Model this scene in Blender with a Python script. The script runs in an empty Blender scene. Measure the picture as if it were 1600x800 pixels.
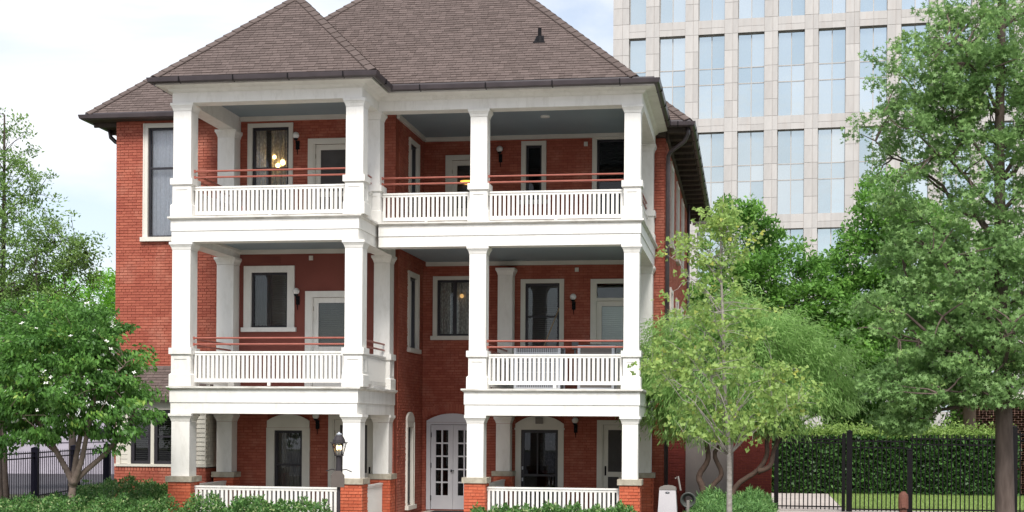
import bpy, math, random
import numpy as np
from mathutils import Vector, Matrix
random.seed(7)
rng = np.random.default_rng(11)
S = bpy.context.scene
C = S.collection

# ------------------------------------------------------------------ camera
YAW = math.radians(9.2); ROLL = 0.007
cam = bpy.data.cameras.new('camera'); co = bpy.data.objects.new('camera', cam); C.objects.link(co)
cam.sensor_fit = 'HORIZONTAL'; cam.sensor_width = 36.0; cam.lens = 2276 / 1600 * 36
cam.shift_x = 1.83 / 1600; cam.shift_y = 262 / 1600
cam.clip_start = 0.3; cam.clip_end = 3000
co.matrix_world = Matrix.Translation((0, 0, 2.4)) @ Matrix.Rotation(YAW, 4, 'Z') @ Matrix.Rotation(math.pi / 2, 4, 'X') @ Matrix.Rotation(ROLL, 4, 'Z')
S.camera = co
S.render.resolution_x = 1024; S.render.resolution_y = 512

# ------------------------------------------------------------------ sky, sun, exposure
SUN = Vector((0.13, -0.99, 0.0)).normalized(); ELEV = math.radians(50)
w = bpy.data.worlds.new('World'); S.world = w; w.use_nodes = True
nt = w.node_tree; nt.nodes.clear(); L = nt.links
def N(t, **k):
    n = nt.nodes.new(t)
    for a, b in k.items(): setattr(n, a, b)
    return n
sky = N('ShaderNodeTexSky', sky_type='NISHITA', sun_disc=False)
sky.sun_elevation = ELEV; sky.sun_rotation = math.atan2(SUN.x, SUN.y)
tc = N('ShaderNodeTexCoord'); mp = N('ShaderNodeMapping'); mp.inputs['Scale'].default_value = (1.0, 1.0, 2.6)
mp.inputs['Location'].default_value = (0.35, 0.1, 0.2)
no = N('ShaderNodeTexNoise'); no.inputs['Scale'].default_value = 2.3; no.inputs['Detail'].default_value = 7; no.inputs['Roughness'].default_value = .55
no.inputs['Distortion'].default_value = .4
rp = N('ShaderNodeValToRGB'); rp.color_ramp.elements[0].position = .45; rp.color_ramp.elements[1].position = .62
rp.color_ramp.elements[0].color = (.42, .42, .42, 1); rp.color_ramp.elements[1].color = (1, 1, 1, 1)
mx = N('ShaderNodeMix', data_type='RGBA'); mx.inputs['B'].default_value = (6.6, 6.75, 7.1, 1)
bg = N('ShaderNodeBackground'); bg.inputs['Strength'].default_value = .1; ou = N('ShaderNodeOutputWorld')
L.new(tc.outputs['Generated'], mp.inputs[0]); L.new(mp.outputs[0], no.inputs['Vector']); L.new(no.outputs['Fac'], rp.inputs[0])
L.new(rp.outputs[0], mx.inputs['Factor']); L.new(sky.outputs[0], mx.inputs['A']); L.new(mx.outputs['Result'], bg.inputs[0]); L.new(bg.outputs[0], ou.inputs[0])
sl = bpy.data.lights.new('sun', 'SUN'); sl.energy = 3.0; sl.angle = math.radians(22); sl.color = (1, .965, .91)
so = bpy.data.objects.new('sun', sl); C.objects.link(so)
sd = Vector((SUN.x * math.cos(ELEV), SUN.y * math.cos(ELEV), math.sin(ELEV)))
so.rotation_euler = sd.to_track_quat('Z', 'Y').to_euler(); so.location = (-20, -30, 40)
S.view_settings.view_transform = 'Standard'; S.view_settings.look = 'None'; S.view_settings.gamma = 1; S.view_settings.exposure = 0.74

# ------------------------------------------------------------------ materials
def lin(r, g, b):
    f = lambda c: (c / 255 / 12.92) if c / 255 <= .04045 else ((c / 255 + .055) / 1.055) ** 2.4
    return (f(r), f(g), f(b), 1)
def mat(name, c1, c2=None, scale=3.0, rough=.7, bump=0.0, bscale=40, tint=0.0, spec=.3, metal=0, stretch=(1, 1, 1), dirt=None, dirtscale=1.2, dirtamt=.5, emit=None):
    m = bpy.data.materials.new(name); m.use_nodes = True; t = m.node_tree; n = t.nodes; l = t.links
    p = n['Principled BSDF']; p.inputs['Roughness'].default_value = rough; p.inputs['Metallic'].default_value = metal
    p.inputs['Specular IOR Level'].default_value = spec
    tcn = n.new('ShaderNodeTexCoord'); mpn = n.new('ShaderNodeMapping'); mpn.inputs['Scale'].default_value = stretch
    l.new(tcn.outputs['Object'], mpn.inputs[0])
    col = None
    if c2 is None: c2 = c1
    nz = n.new('ShaderNodeTexNoise'); nz.inputs['Scale'].default_value = scale; nz.inputs['Detail'].default_value = 6
    l.new(mpn.outputs[0], nz.inputs['Vector'])
    fac = nz.outputs['Fac']
    mr = n.new('ShaderNodeMapRange'); mr.inputs['From Min'].default_value = .3; mr.inputs['From Max'].default_value = .7
    l.new(fac, mr.inputs['Value']); fac = mr.outputs[0]
    if tint:
        at = n.new('ShaderNodeAttribute'); at.attribute_name = 'tint'
        mm = n.new('ShaderNodeMix'); mm.data_type = 'FLOAT'; mm.inputs['Factor'].default_value = tint
        l.new(fac, mm.inputs['A']); l.new(at.outputs['Fac'], mm.inputs['B']); fac = mm.outputs['Result']
    mc = n.new('ShaderNodeMix'); mc.data_type = 'RGBA'; mc.inputs['A'].default_value = c1; mc.inputs['B'].default_value = c2
    l.new(fac, mc.inputs['Factor']); col = mc.outputs['Result']
    if dirt:
        nd = n.new('ShaderNodeTexNoise'); nd.inputs['Scale'].default_value = dirtscale; nd.inputs['Detail'].default_value = 8; nd.inputs['Roughness'].default_value = .7
        l.new(mpn.outputs[0], nd.inputs['Vector'])
        m2 = n.new('ShaderNodeMapRange'); m2.inputs['From Min'].default_value = .5; m2.inputs['From Max'].default_value = .75; m2.inputs['To Max'].default_value = dirtamt
        l.new(nd.outputs['Fac'], m2.inputs['Value'])
        md = n.new('ShaderNodeMix'); md.data_type = 'RGBA'; md.inputs['B'].default_value = dirt
        l.new(m2.outputs[0], md.inputs['Factor']); l.new(col, md.inputs['A']); col = md.outputs['Result']
    l.new(col, p.inputs['Base Color'])
    if bump:
        nb = n.new('ShaderNodeTexNoise'); nb.inputs['Scale'].default_value = bscale; nb.inputs['Detail'].default_value = 4
        l.new(mpn.outputs[0], nb.inputs['Vector'])
        b = n.new('ShaderNodeBump'); b.inputs['Strength'].default_value = bump; b.inputs['Distance'].default_value = .01
        l.new(nb.outputs['Fac'], b.inputs['Height']); l.new(b.outputs[0], p.inputs['Normal'])
    if emit:
        p.inputs['Emission Color'].default_value = emit[0]; p.inputs['Emission Strength'].default_value = emit[1]
    return m
def leafmat(name, ca, cb, cc=None, trans=.3):
    m = bpy.data.materials.new(name); m.use_nodes = True; t = m.node_tree; n = t.nodes; l = t.links
    p = n['Principled BSDF']; p.inputs['Roughness'].default_value = .5; p.inputs['Specular IOR Level'].default_value = .35
    at = n.new('ShaderNodeAttribute'); at.attribute_name = 'tint'
    r = n.new('ShaderNodeValToRGB'); e = r.color_ramp.elements
    e[0].color = ca; e[0].position = 0; e[1].color = cb; e[1].position = .8
    if cc: x = e.new(1.0); x.color = cc
    l.new(at.outputs['Fac'], r.inputs[0]); l.new(r.outputs[0], p.inputs['Base Color'])
    tr = n.new('ShaderNodeBsdfTranslucent'); l.new(r.outputs[0], tr.inputs['Color'])
    mxs = n.new('ShaderNodeMixShader'); mxs.inputs[0].default_value = trans
    l.new(p.outputs[0], mxs.inputs[1]); l.new(tr.outputs[0], mxs.inputs[2]); l.new(mxs.outputs[0], n['Material Output'].inputs[0])
    return m
def glassmat(name, tint=(.8, .82, .85, 1), base=.1, rough=.01):
    m = bpy.data.materials.new(name); m.use_nodes = True; t = m.node_tree; n = t.nodes; l = t.links; n.remove(n['Principled BSDF'])
    tr = n.new('ShaderNodeBsdfTransparent'); tr.inputs[0].default_value = tint
    gl = n.new('ShaderNodeBsdfGlossy'); gl.inputs['Roughness'].default_value = rough; gl.inputs['Color'].default_value = (.9, .93, .96, 1)
    lw = n.new('ShaderNodeLayerWeight'); lw.inputs['Blend'].default_value = .3
    ma = n.new('ShaderNodeMath'); ma.operation = 'MULTIPLY_ADD'; ma.inputs[1].default_value = 1.0; ma.inputs[2].default_value = base; ma.use_clamp = True
    l.new(lw.outputs['Fresnel'], ma.inputs[0])
    ms = n.new('ShaderNodeMixShader'); l.new(ma.outputs[0], ms.inputs[0]); l.new(tr.outputs[0], ms.inputs[1]); l.new(gl.outputs[0], ms.inputs[2])
    l.new(ms.outputs[0], n['Material Output'].inputs[0]); return m
def mirrormat(name):
    m = bpy.data.materials.new(name); m.use_nodes = True; t = m.node_tree; n = t.nodes; l = t.links
    p = n['Principled BSDF']; p.inputs['Metallic'].default_value = .9; p.inputs['Roughness'].default_value = .06
    tcn = n.new('ShaderNodeTexCoord'); nz = n.new('ShaderNodeTexNoise'); nz.inputs['Scale'].default_value = .25; nz.inputs['Detail'].default_value = 3
    l.new(tcn.outputs['Object'], nz.inputs[0])
    mc = n.new('ShaderNodeMix'); mc.data_type = 'RGBA'; mc.inputs['A'].default_value = (.42, .51, .55, 1); mc.inputs['B'].default_value = (.72, .76, .76, 1)
    at = n.new('ShaderNodeAttribute'); at.attribute_name = 'tint'; mf = n.new('ShaderNodeMix'); mf.data_type = 'FLOAT'; mf.inputs['Factor'].default_value = .6
    l.new(nz.outputs['Fac'], mf.inputs['A']); l.new(at.outputs['Fac'], mf.inputs['B']); l.new(mf.outputs['Result'], mc.inputs['Factor']); l.new(mc.outputs['Result'], p.inputs['Base Color'])
    nb = n.new('ShaderNodeTexNoise'); nb.inputs['Scale'].default_value = .6; b = n.new('ShaderNodeBump'); b.inputs['Strength'].default_value = .05; b.inputs['Distance'].default_value = .3
    l.new(tcn.outputs['Object'], nb.inputs[0]); l.new(nb.outputs['Fac'], b.inputs['Height']); l.new(b.outputs[0], p.inputs['Normal'])
    return m
def lacemat(name, c, alpha=.75):
    m = bpy.data.materials.new(name); m.use_nodes = True; t = m.node_tree; n = t.nodes; l = t.links
    p = n['Principled BSDF']; p.inputs['Base Color'].default_value = c; p.inputs['Roughness'].default_value = .9
    tr = n.new('ShaderNodeBsdfTransparent'); ms = n.new('ShaderNodeMixShader')
    tcn = n.new('ShaderNodeTexCoord'); vz = n.new('ShaderNodeTexVoronoi'); vz.inputs['Scale'].default_value = 22
    mpn = n.new('ShaderNodeMapping'); mpn.inputs['Scale'].default_value = (1, 1, .6)
    l.new(tcn.outputs['Object'], mpn.inputs[0]); l.new(mpn.outputs[0], vz.inputs['Vector'])
    mr = n.new('ShaderNodeMapRange'); mr.inputs['From Max'].default_value = .6; mr.inputs['To Min'].default_value = min(1, alpha + .2); mr.inputs['To Max'].default_value = alpha - .25
    l.new(vz.outputs['Distance'], mr.inputs['Value']); l.new(mr.outputs[0], ms.inputs[0])
    l.new(tr.outputs[0], ms.inputs[1]); l.new(p.outputs[0], ms.inputs[2]); l.new(ms.outputs[0], n['Material Output'].inputs[0]); return m

M = {}
M['white'] = mat('white_paint', (.80, .78, .74, 1), (.73, .71, .67, 1), scale=2, rough=.55, bump=.25, bscale=25, stretch=(1.6, 1.6, .5), dirt=(.45, .42, .36, 1), dirtscale=3.5, dirtamt=.4)
M['cornice'] = mat('weathered_white_paint', (.74, .72, .68, 1), (.55, .52, .47, 1), scale=3, rough=.7, bump=.3, stretch=(1, 1, 6), dirt=(.30, .27, .23, 1), dirtscale=3, dirtamt=.6)
M['cream'] = mat('cream_trim_paint', (.66, .63, .57, 1), (.60, .57, .51, 1), scale=2, rough=.55, bump=.1, dirt=(.4, .37, .32, 1), dirtamt=.2)
M['ceiling'] = mat('blue_grey_ceiling_paint', (.25, .305, .335, 1), (.22, .27, .30, 1), scale=1, rough=.55)
M['mortar'] = mat('painted_mortar', (.21, .045, .025, 1), (.27, .065, .035, 1), scale=6, rough=.85, bump=.5, bscale=60)
M['brick'] = mat('red_painted_brick', (.27, .062, .039, 1), (.41, .120, .075, 1), scale=5, rough=.72, bump=.45, bscale=70, tint=.6, dirt=(.52, .24, .17, 1), dirtscale=1.6, dirtamt=.5)
M['shadebrick'] = mat('shade_darkened_red_brick', (.11, .018, .015, 1), (.16, .028, .022, 1), scale=5, rough=.72, bump=.45, bscale=70, tint=.6)  # garage brick: shade from the tree canopy is put into this colour
M['pier_mortar'] = mat('orange_mortar', (.30, .065, .035, 1), (.36, .09, .05, 1), scale=6, rough=.85, bump=.5, bscale=60)
M['pier_brick'] = mat('orange_red_brick', (.44, .085, .038, 1), (.58, .15, .075, 1), scale=6, rough=.75, bump=.5, bscale=70, tint=.6, dirt=(.62, .38, .28, 1), dirtscale=3, dirtamt=.3)
M['stucco'] = mat('maroon_stucco', (.185, .055, .042, 1), (.215, .065, .05, 1), scale=1.5, rough=.85, bump=.3, bscale=90)
M['stone'] = mat('weathered_limestone', (.44, .40, .32, 1), (.30, .26, .20, 1), scale=7, rough=.85, bump=.6, dirt=(.14, .12, .09, 1), dirtscale=6, dirtamt=.5)
M['shingle'] = mat('brown_asphalt_shingle', (.088, .066, .059, 1), (.142, .108, .098, 1), scale=9, rough=.9, bump=.5, bscale=150, tint=.72)
M['cap'] = mat('hip_cap_shingle', (.085, .064, .057, 1), (.13, .10, .09, 1), scale=5, rough=.9, bump=.5, bscale=150, tint=.5)
M['gutter'] = mat('dark_brown_gutter', (.045, .036, .040, 1), (.065, .052, .056, 1), scale=3, rough=.38, spec=.5)
M['dark'] = mat('dark_sash_paint', (.022, .020, .026, 1), (.032, .029, .034, 1), rough=.4)
M['soffit'] = mat('dark_brown_soffit', (.045, .035, .030, 1), (.07, .055, .045, 1), rough=.7, stretch=(6, 1, 1))
M['pipe'] = mat('red_brown_pipe', (.26, .07, .05, 1), (.33, .10, .07, 1), scale=5, rough=.4, spec=.5)
M['lightgrey'] = mat('pale_grey_door_paint', (.52, .52, .55, 1), (.56, .56, .58, 1), rough=.45)
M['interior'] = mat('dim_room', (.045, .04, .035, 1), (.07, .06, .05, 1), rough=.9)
M['blind'] = mat('grey_venetian_blind', (.10, .095, .08, 1), (.13, .125, .105, 1), rough=.7)
M['greenblind'] = mat('pale_green_blind', (.55, .62, .56, 1), (.6, .66, .6, 1), rough=.7)
M['curtain'] = lacemat('lace_curtain', (.88, .89, .92, 1), 1.12)
M['drape'] = lacemat('ivory_lace_drape', (.78, .76, .68, 1), .72)
M['sheer'] = mat('grey_sheer_curtain', (.20, .19, .17, 1), (.13, .125, .115, 1), scale=2, rough=.9, stretch=(4, 4, .5))
M['glass'] = glassmat('window_glass', tint=(.92, .93, .94, 1), base=.0)
M['darkglass'] = glassmat('dark_window_glass', tint=(.45, .46, .5, 1), base=.0)
M['screen'] = mat('insect_screen', (.055, .05, .05, 1), (.075, .07, .07, 1), rough=.8)
M['globe'] = mat('frosted_globe', (.72, .70, .68, 1), rough=.25, spec=.5)
M['iron'] = mat('black_iron', (.006, .0055, .0065, 1), (.010, .009, .010, 1), rough=.6, spec=.12)
M['navyiron'] = mat('blue_black_iron', (.007, .0065, .015, 1), (.010, .009, .018, 1), rough=.6, spec=.12)
M['bulb'] = mat('lit_bulb', (1, .7, .3, 1), emit=((1, .62, .22, 1), 9.0))
M['bowl'] = mat('lit_bowl_shade', (1, .6, .1, 1), emit=((1, .48, .08, 1), 1.4))
M['faintbulb'] = mat('faint_bulb', (1, .7, .3, 1), emit=((1, .55, .18, 1), .5))
M['flame'] = mat('lit_gas_mantle', (1, .8, .4, 1), emit=((1, .66, .28, 1), 4.5))
M['post'] = mat('dark_grey_post_paint', (.03, .026, .029, 1), (.042, .036, .04, 1), rough=.55, spec=.2)
M['plate'] = mat('brown_sign_plate', (.10, .082, .072, 1), (.12, .10, .088, 1), rough=.6, bump=.3)
M['pedestal'] = mat('pale_grey_plastic', (.47, .44, .46, 1), (.52, .49, .50, 1), rough=.5)
M['pedtop'] = mat('taupe_plastic', (.19, .17, .16, 1), (.22, .2, .18, 1), rough=.5)
M['acmetal'] = mat('pale_grey_sheet_metal', (.50, .52, .56, 1), (.42, .44, .48, 1), rough=.45, metal=.2)
M['acfin'] = mat('grey_condenser_fins', (.11, .11, .12, 1), (.16, .16, .17, 1), rough=.6)
M['acdark'] = mat('dark_louvred_metal', (.035, .033, .036, 1), rough=.5)
M['greybox'] = mat('grey_meter_box', (.20, .22, .24, 1), rough=.5)
M['wood'] = mat('tan_wood', (.42, .30, .18, 1), (.34, .24, .14, 1), rough=.6)
M['siding'] = mat('beige_siding_paint', (.60, .57, .50, 1), (.52, .49, .43, 1), scale=3, rough=.7, dirt=(.33, .30, .25, 1), dirtamt=.35)
M['hydrant'] = mat('rusty_red_brown', (.21, .085, .06, 1), (.14, .06, .045, 1), scale=9, rough=.7, bump=.5)
M['garage'] = mat('taupe_panel_paint', (.20, .172, .168, 1), (.23, .20, .19, 1), rough=.6)
M['rubber'] = mat('black_door_mat', (.02, .02, .022, 1), rough=.9)
M['hose'] = mat('green_grey_hose', (.05, .055, .05, 1), rough=.5)
M['officestone'] = mat('pink_grey_granite', (.39, .37, .355, 1), (.52, .495, .475, 1), scale=1.1, rough=.75, bump=.1, tint=.55, stretch=(3, 3, .6), dirt=(.42, .35, .31, 1), dirtscale=.5, dirtamt=.4)
M['officejoint'] = mat('brown_grey_joint', (.38, .345, .325, 1), (.43, .39, .37, 1), rough=.8)
M['officemull'] = mat('bronze_grey_mullion', (.40, .38, .36, 1), (.44, .42, .40, 1), rough=.5)
M['officeglass'] = mirrormat('reflective_blue_glass')
M['ground'] = mat('garden_soil_and_turf', (.055, .075, .022, 1), (.035, .028, .018, 1), scale=1.5, rough=.95, bump=.8, bscale=12)
M['lawn'] = mat('mown_lawn', (.17, .25, .055, 1), (.21, .30, .08, 1), scale=4, rough=.9, bump=.8, bscale=60)
M['concrete'] = mat('pinkish_concrete', (.42, .37, .34, 1), (.50, .45, .41, 1), scale=1.5, rough=.85, bump=.3, dirt=(.25, .22, .19, 1), dirtamt=.4)
M['greyconcrete'] = mat('lilac_grey_concrete', (.34, .31, .36, 1), (.42, .39, .44, 1), scale=.8, rough=.9, bump=.3, dirt=(.15, .13, .16, 1), dirtamt=.4)
M['asphalt'] = mat('asphalt', (.055, .05, .058, 1), (.075, .07, .078, 1), scale=2, rough=.9, bump=.5, bscale=60)
M['farbrick'] = mat('far_brick', (.34, .13, .085, 1), (.44, .19, .13, 1), scale=3, rough=.85, tint=.7)
M['farmortar'] = mat('far_mortar', (.40, .27, .22, 1), (.44, .31, .26, 1), rough=.9)
M['bark_oak'] = mat('grey_brown_oak_bark', (.085, .062, .052, 1), (.14, .105, .09, 1), scale=14, rough=.95, bump=1, bscale=30, stretch=(1, 1, .18))
M['bark_dog'] = mat('grey_tan_bark', (.17, .125, .10, 1), (.25, .19, .155, 1), scale=10, rough=.9, bump=.8, bscale=30)
M['bark_pale'] = mat('pale_grey_bark', (.34, .31, .28, 1), (.23, .205, .18, 1), scale=12, rough=.85, bump=.5, stretch=(1, 1, 3), dirt=(.12, .105, .09, 1), dirtscale=8, dirtamt=.6)
M['bark_red'] = mat('reddish_brown_bark', (.075, .048, .038, 1), (.12, .078, .06, 1), scale=10, rough=.9, bump=.8)  # bark tone lowered to carry the shade under the feathery crown
M['bark_dark'] = mat('dark_bark', (.05, .04, .035, 1), (.08, .062, .052, 1), scale=8, rough=.95, bump=.8)
M['lf_dog'] = leafmat('dogwood_leaf', (0.05, 0.135, 0.028, 1), (0.145, 0.32, 0.06, 1), (0.44, 0.55, 0.11, 1), 0.4)
M['lf_oak'] = leafmat('oak_leaf', (0.12, 0.23, 0.07, 1), (0.27, 0.44, 0.15, 1), (0.4, 0.55, 0.18, 1), 0.45)
M['lf_sap'] = leafmat('yellow_green_leaf', (0.22, 0.35, 0.09, 1), (0.38, 0.52, 0.15, 1), (0.62, 0.58, 0.13, 1), 0.48)
M['lf_fea'] = leafmat('feathery_leaf', (0.2, 0.36, 0.09, 1), (0.38, 0.6, 0.2, 1), (0.46, 0.66, 0.26, 1), 0.52)
M['lf_bg'] = leafmat('bright_green_leaf', (0.06, 0.17, 0.025, 1), (0.21, 0.42, 0.08, 1), (0.36, 0.56, 0.14, 1), 0.42)
M['lf_pale'] = leafmat('grey_green_leaf', (0.11, 0.21, 0.05, 1), (0.23, 0.37, 0.1, 1), (0.34, 0.46, 0.15, 1), 0.42)
M['lf_mid'] = leafmat('mid_green_leaf', (0.105, 0.285, 0.030, 1), (0.255, 0.540, 0.060, 1), (0.420, 0.690, 0.105, 1), 0.4)
M['lf_hedge'] = leafmat('hedge_leaf', (0.05, 0.135, 0.03, 1), (0.13, 0.27, 0.065, 1), (0.38, 0.43, 0.2, 1), 0.3)
M['lf_ivy'] = leafmat('ivy_leaf', (0.015, 0.05, 0.01, 1), (0.08, 0.19, 0.04, 1), (0.22, 0.36, 0.09, 1), 0.25)
M['lf_jun'] = leafmat('juniper_leaf', (0.07, 0.17, 0.045, 1), (0.16, 0.32, 0.09, 1), (0.26, 0.42, 0.13, 1), 0.25)
M['lf_grass'] = leafmat('grass_blade', (.13, .21, .05, 1), (.22, .31, .09, 1), (.30, .38, .13, 1), .3)
M['petal'] = mat('white_petal', (.85, .85, .78, 1), rough=.6)

# ------------------------------------------------------------------ helpers
class MB:
    def __init__(s, tf=None): s.v = []; s.f = []; s.t = []; s.tf = tf; s.sm = False
    def P(s, p): return s.tf(*p) if s.tf else tuple(p)
    def face(s, pts, tint=0.5):
        i = len(s.v); s.v += [s.P(p) for p in pts]; s.f.append(tuple(range(i, i + len(pts)))); s.t.append(tint)
    def hexa(s, p, tint=.5, back=True):
        i = len(s.v); s.v += [s.P(q) for q in p]
        F = [(0, 1, 5, 4), (1, 2, 6, 5), (3, 0, 4, 7), (4, 5, 6, 7), (0, 3, 2, 1)]
        if back: F.append((2, 3, 7, 6))
        for f in F: s.f.append(tuple(i + k for k in f)); s.t.append(tint)
    def box(s, x0, x1, y0, y1, z0, z1, tint=.5, back=True):
        s.hexa([(x0, y0, z0), (x1, y0, z0), (x1, y1, z0), (x0, y1, z0), (x0, y0, z1), (x1, y0, z1), (x1, y1, z1), (x0, y1, z1)], tint, back)
    def frus(s, cx, cy, z0, z1, r0, r1, ry0=None, ry1=None):
        ry0 = r0 if ry0 is None else ry0; ry1 = r1 if ry1 is None else ry1
        s.hexa([(cx - r0, cy - ry0, z0), (cx + r0, cy - ry0, z0), (cx + r0, cy + ry0, z0), (cx - r0, cy + ry0, z0),
                (cx - r1, cy - ry1, z1), (cx + r1, cy - ry1, z1), (cx + r1, cy + ry1, z1), (cx - r1, cy + ry1, z1)])
    def tube(s, pts, rads, n=8, cap=True):
        pts = [Vector(s.P(p)) for p in pts]; rings = []
        for i, p in enumerate(pts):
            d = (pts[min(i + 1, len(pts) - 1)] - pts[max(i - 1, 0)]).normalized()
            a = (pa - d * pa.dot(d)) if i else d.cross(Vector((.3, .2, 1)) if abs(d.z) < .9 else Vector((1, .1, 0)))
            a.normalize(); pa = a; b = d.cross(a)
            b0 = len(s.v); r = rads[i] if hasattr(rads, '__len__') else rads
            for k in range(n):
                t = 2 * math.pi * k / n; s.v.append(tuple(p + a * r * math.cos(t) + b * r * math.sin(t)))
            rings.append(b0)
        for i in range(len(rings) - 1):
            for k in range(n):
                k2 = (k + 1) % n; s.f.append((rings[i] + k, rings[i] + k2, rings[i + 1] + k2, rings[i + 1] + k)); s.t.append(.5)
        if cap:
            s.f.append(tuple(rings[0] + k for k in range(n))[::-1]); s.f.append(tuple(rings[-1] + k for k in range(n))); s.t += [.5, .5]
    def lathe(s, c, prof, n=16):
        rings = []
        for r, z in prof:
            b0 = len(s.v)
            for k in range(n):
                t = 2 * math.pi * (k + .5) / n; s.v.append(s.P((c[0] + r * math.cos(t), c[1] + r * math.sin(t), c[2] + z)))
            rings.append(b0)
        for i in range(len(rings) - 1):
            for k in range(n):
                k2 = (k + 1) % n; s.f.append((rings[i] + k, rings[i] + k2, rings[i + 1] + k2, rings[i + 1] + k)); s.t.append(.5)
        s.f.append(tuple(rings[0] + k for k in range(n))[::-1]); s.f.append(tuple(rings[-1] + k for k in range(n))); s.t += [.5, .5]
    def prism(s, poly, y0, y1):      # polygon in (x,z) extruded in y
        i = len(s.v); n = len(poly); s.v += [s.P((x, y0, z)) for x, z in poly] + [s.P((x, y1, z)) for x, z in poly]
        s.f.append(tuple(range(i, i + n))); s.f.append(tuple(range(i + n, i + 2 * n))[::-1])
        for k in range(n):
            k2 = (k + 1) % n; s.f.append((i + k, i + n + k, i + n + k2, i + k2))
        s.t += [.5] * (n + 2)
    def sweep(s, path, prof, closed_prof=True):   # path of (x,y), profile of (outward,z); outward = right of travel
        n = len(path); P = [Vector(p) for p in path]; nr = []
        for i in range(n):
            def rt(a, b): d = (b - a).normalized(); return Vector((d.y, -d.x))
            if i == 0: m = rt(P[0], P[1])
            elif i == n - 1: m = rt(P[-2], P[-1])
            else:
                a, b = rt(P[i - 1], P[i]), rt(P[i], P[i + 1]); m = (a + b); m = m / max(.3, (m.dot(a)))
            nr.append(m)
        k = len(prof); b0 = len(s.v)
        for i in range(n):
            for o, z in prof: q = P[i] + nr[i] * o; s.v.append(s.P((q.x, q.y, z)))
        for i in range(n - 1):
            for j in range(k if closed_prof else k - 1):
                j2 = (j + 1) % k; s.f.append((b0 + i * k + j, b0 + i * k + j2, b0 + (i + 1) * k + j2, b0 + (i + 1) * k + j)); s.t.append(.5)
        if closed_prof:
            s.f.append(tuple(b0 + j for j in range(k))); s.f.append(tuple(b0 + (n - 1) * k + j for j in range(k))[::-1]); s.t += [.5, .5]
    def mesh(s, name, smooth=False):
        me = bpy.data.meshes.new(name); me.from_pydata(s.v, [], s.f)
        a = me.attributes.new('tint', 'FLOAT', 'FACE'); a.data.foreach_set('value', s.t)
        if smooth: me.polygons.foreach_set('use_smooth', [True] * len(s.f))
        me.update(); return me

BASE = {}          # object -> location of its origin in the coordinates its parts are written in
def base(o): return BASE.get(o.name, Vector((0, 0, 0))) if o else Vector((0, 0, 0))
def link(name, me, m, parent=None, at=(0, 0, 0), label=None, kind=None):
    o = bpy.data.objects.new(name, me); C.objects.link(o)
    if m and not me.materials: me.materials.append(m)
    at = Vector(at)
    if parent: o.parent = parent
    o.location = at - base(parent); BASE[o.name] = at
    if label: o['label'] = label
    if kind: o['kind'] = kind
    return o
def obj(name, mb, m, parent=None, at=(0, 0, 0), smooth=False, label=None, kind=None):
    """mesh written in the same coordinates as the thing; its origin goes to `at`"""
    at = Vector(at)
    if at.length: mb.v = [(v[0] - at.x, v[1] - at.y, v[2] - at.z) for v in mb.v]
    return link(name, mb.mesh(name, smooth), m, parent, at, label, kind)
def tag(o, label, cat, group=None, kind=None):
    o['label'] = label; o['category'] = cat
    if group: o['group'] = group
    if kind: o['kind'] = kind
    return o
def thing(name, label, cat, loc=(0, 0, 0), rz=0, group=None, local=False):
    o = bpy.data.objects.new(name, None); C.objects.link(o); o.location = loc; o.rotation_euler = (0, 0, rz); o.empty_display_size = .2
    BASE[o.name] = Vector((0, 0, 0)) if local else Vector(loc)
    return tag(o, label, cat, group)
def struct(name, mb, m):
    o = link(name, mb.mesh(name), m); o['kind'] = 'structure'; return o

def front(P): return lambda a, d, z: (a, P - d, z)       # wall facing the camera (-Y): a=X, d=outward
def right(P): return lambda a, d, z: (P + d, a, z)       # wall facing +X: a=Y
def leftw(P): return lambda a, d, z: (P - d, a, z)       # wall facing -X

# ================================================================== GROUND
g = MB(); g.face([(-900, -60, 0), (900, -60, 0), (900, 1500, 0), (-900, 1500, 0)]); struct('ground', g, M['ground'])
g = MB(); g.face([(-60, 44, .004), (-15.5, 44, .004), (-26, 110, .004), (-90, 110, .004)]); struct('road', g, M['asphalt'])
g = MB(); g.face([(2.86, 52.6, .008), (2.76, 42.6, .008), (22, 42.6, .008), (22, 52.6, .008)]); struct('lawn', g, M['lawn'])
g = MB(); g.face([(.4, 36.0, .006), (2.7, 36.0, .006), (2.84, 52.6, .006), (.4, 52.6, .006)]); struct('driveway', g, M['concrete'])
g = MB(); g.face([(2.703, 36.0, .006), (22, 36.0, .006), (22, 42.58, .006), (2.762, 42.58, .006)]); struct('pavement', g, M['concrete'])
g = MB(); g.box(-7.9, -5.95, 29.3, 35.2, 0, .13); g.box(-7.75, -6.0, 33.9, 35.2, .13, .25); g.face([(-7.6, 10, .01), (-6.1, 10, .01), (-6.1, 29.29, .01), (-7.6, 29.29, .01)]); struct('entrance_path', g, M['concrete'])
g = MB(); g.face([(-60, -50, .012), (60, -50, .012), (60, 10, .012), (-60, 10, .012)]); struct('street', g, M['asphalt'])
g = MB(); g.face([(-60, 10.001, .016), (60, 10.001, .016), (60, 20.5, .016), (-60, 20.5, .016)]); struct('bounce_forecourt', g, M['concrete'])  # unseen pale concrete, added to bounce light up under the eaves
g = MB(); g.box(-60, 60, 20.501, 20.65, 0, .13); struct('kerb', g, M['concrete'])

# ================================================================== THE HOUSE
HL = Vector((-8.3, 32.3, 0))
house = thing('brick_house', 'three storey red brick house with white columned porches and a steep brown shingle roof', 'house', HL)
W1, WR, YB, YW = -14.66, -1.97, 32.3, 35.2
EAVE = 9.55
holes = {'F1': [], 'S1': [], 'F2': [], 'S2': []}

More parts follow.
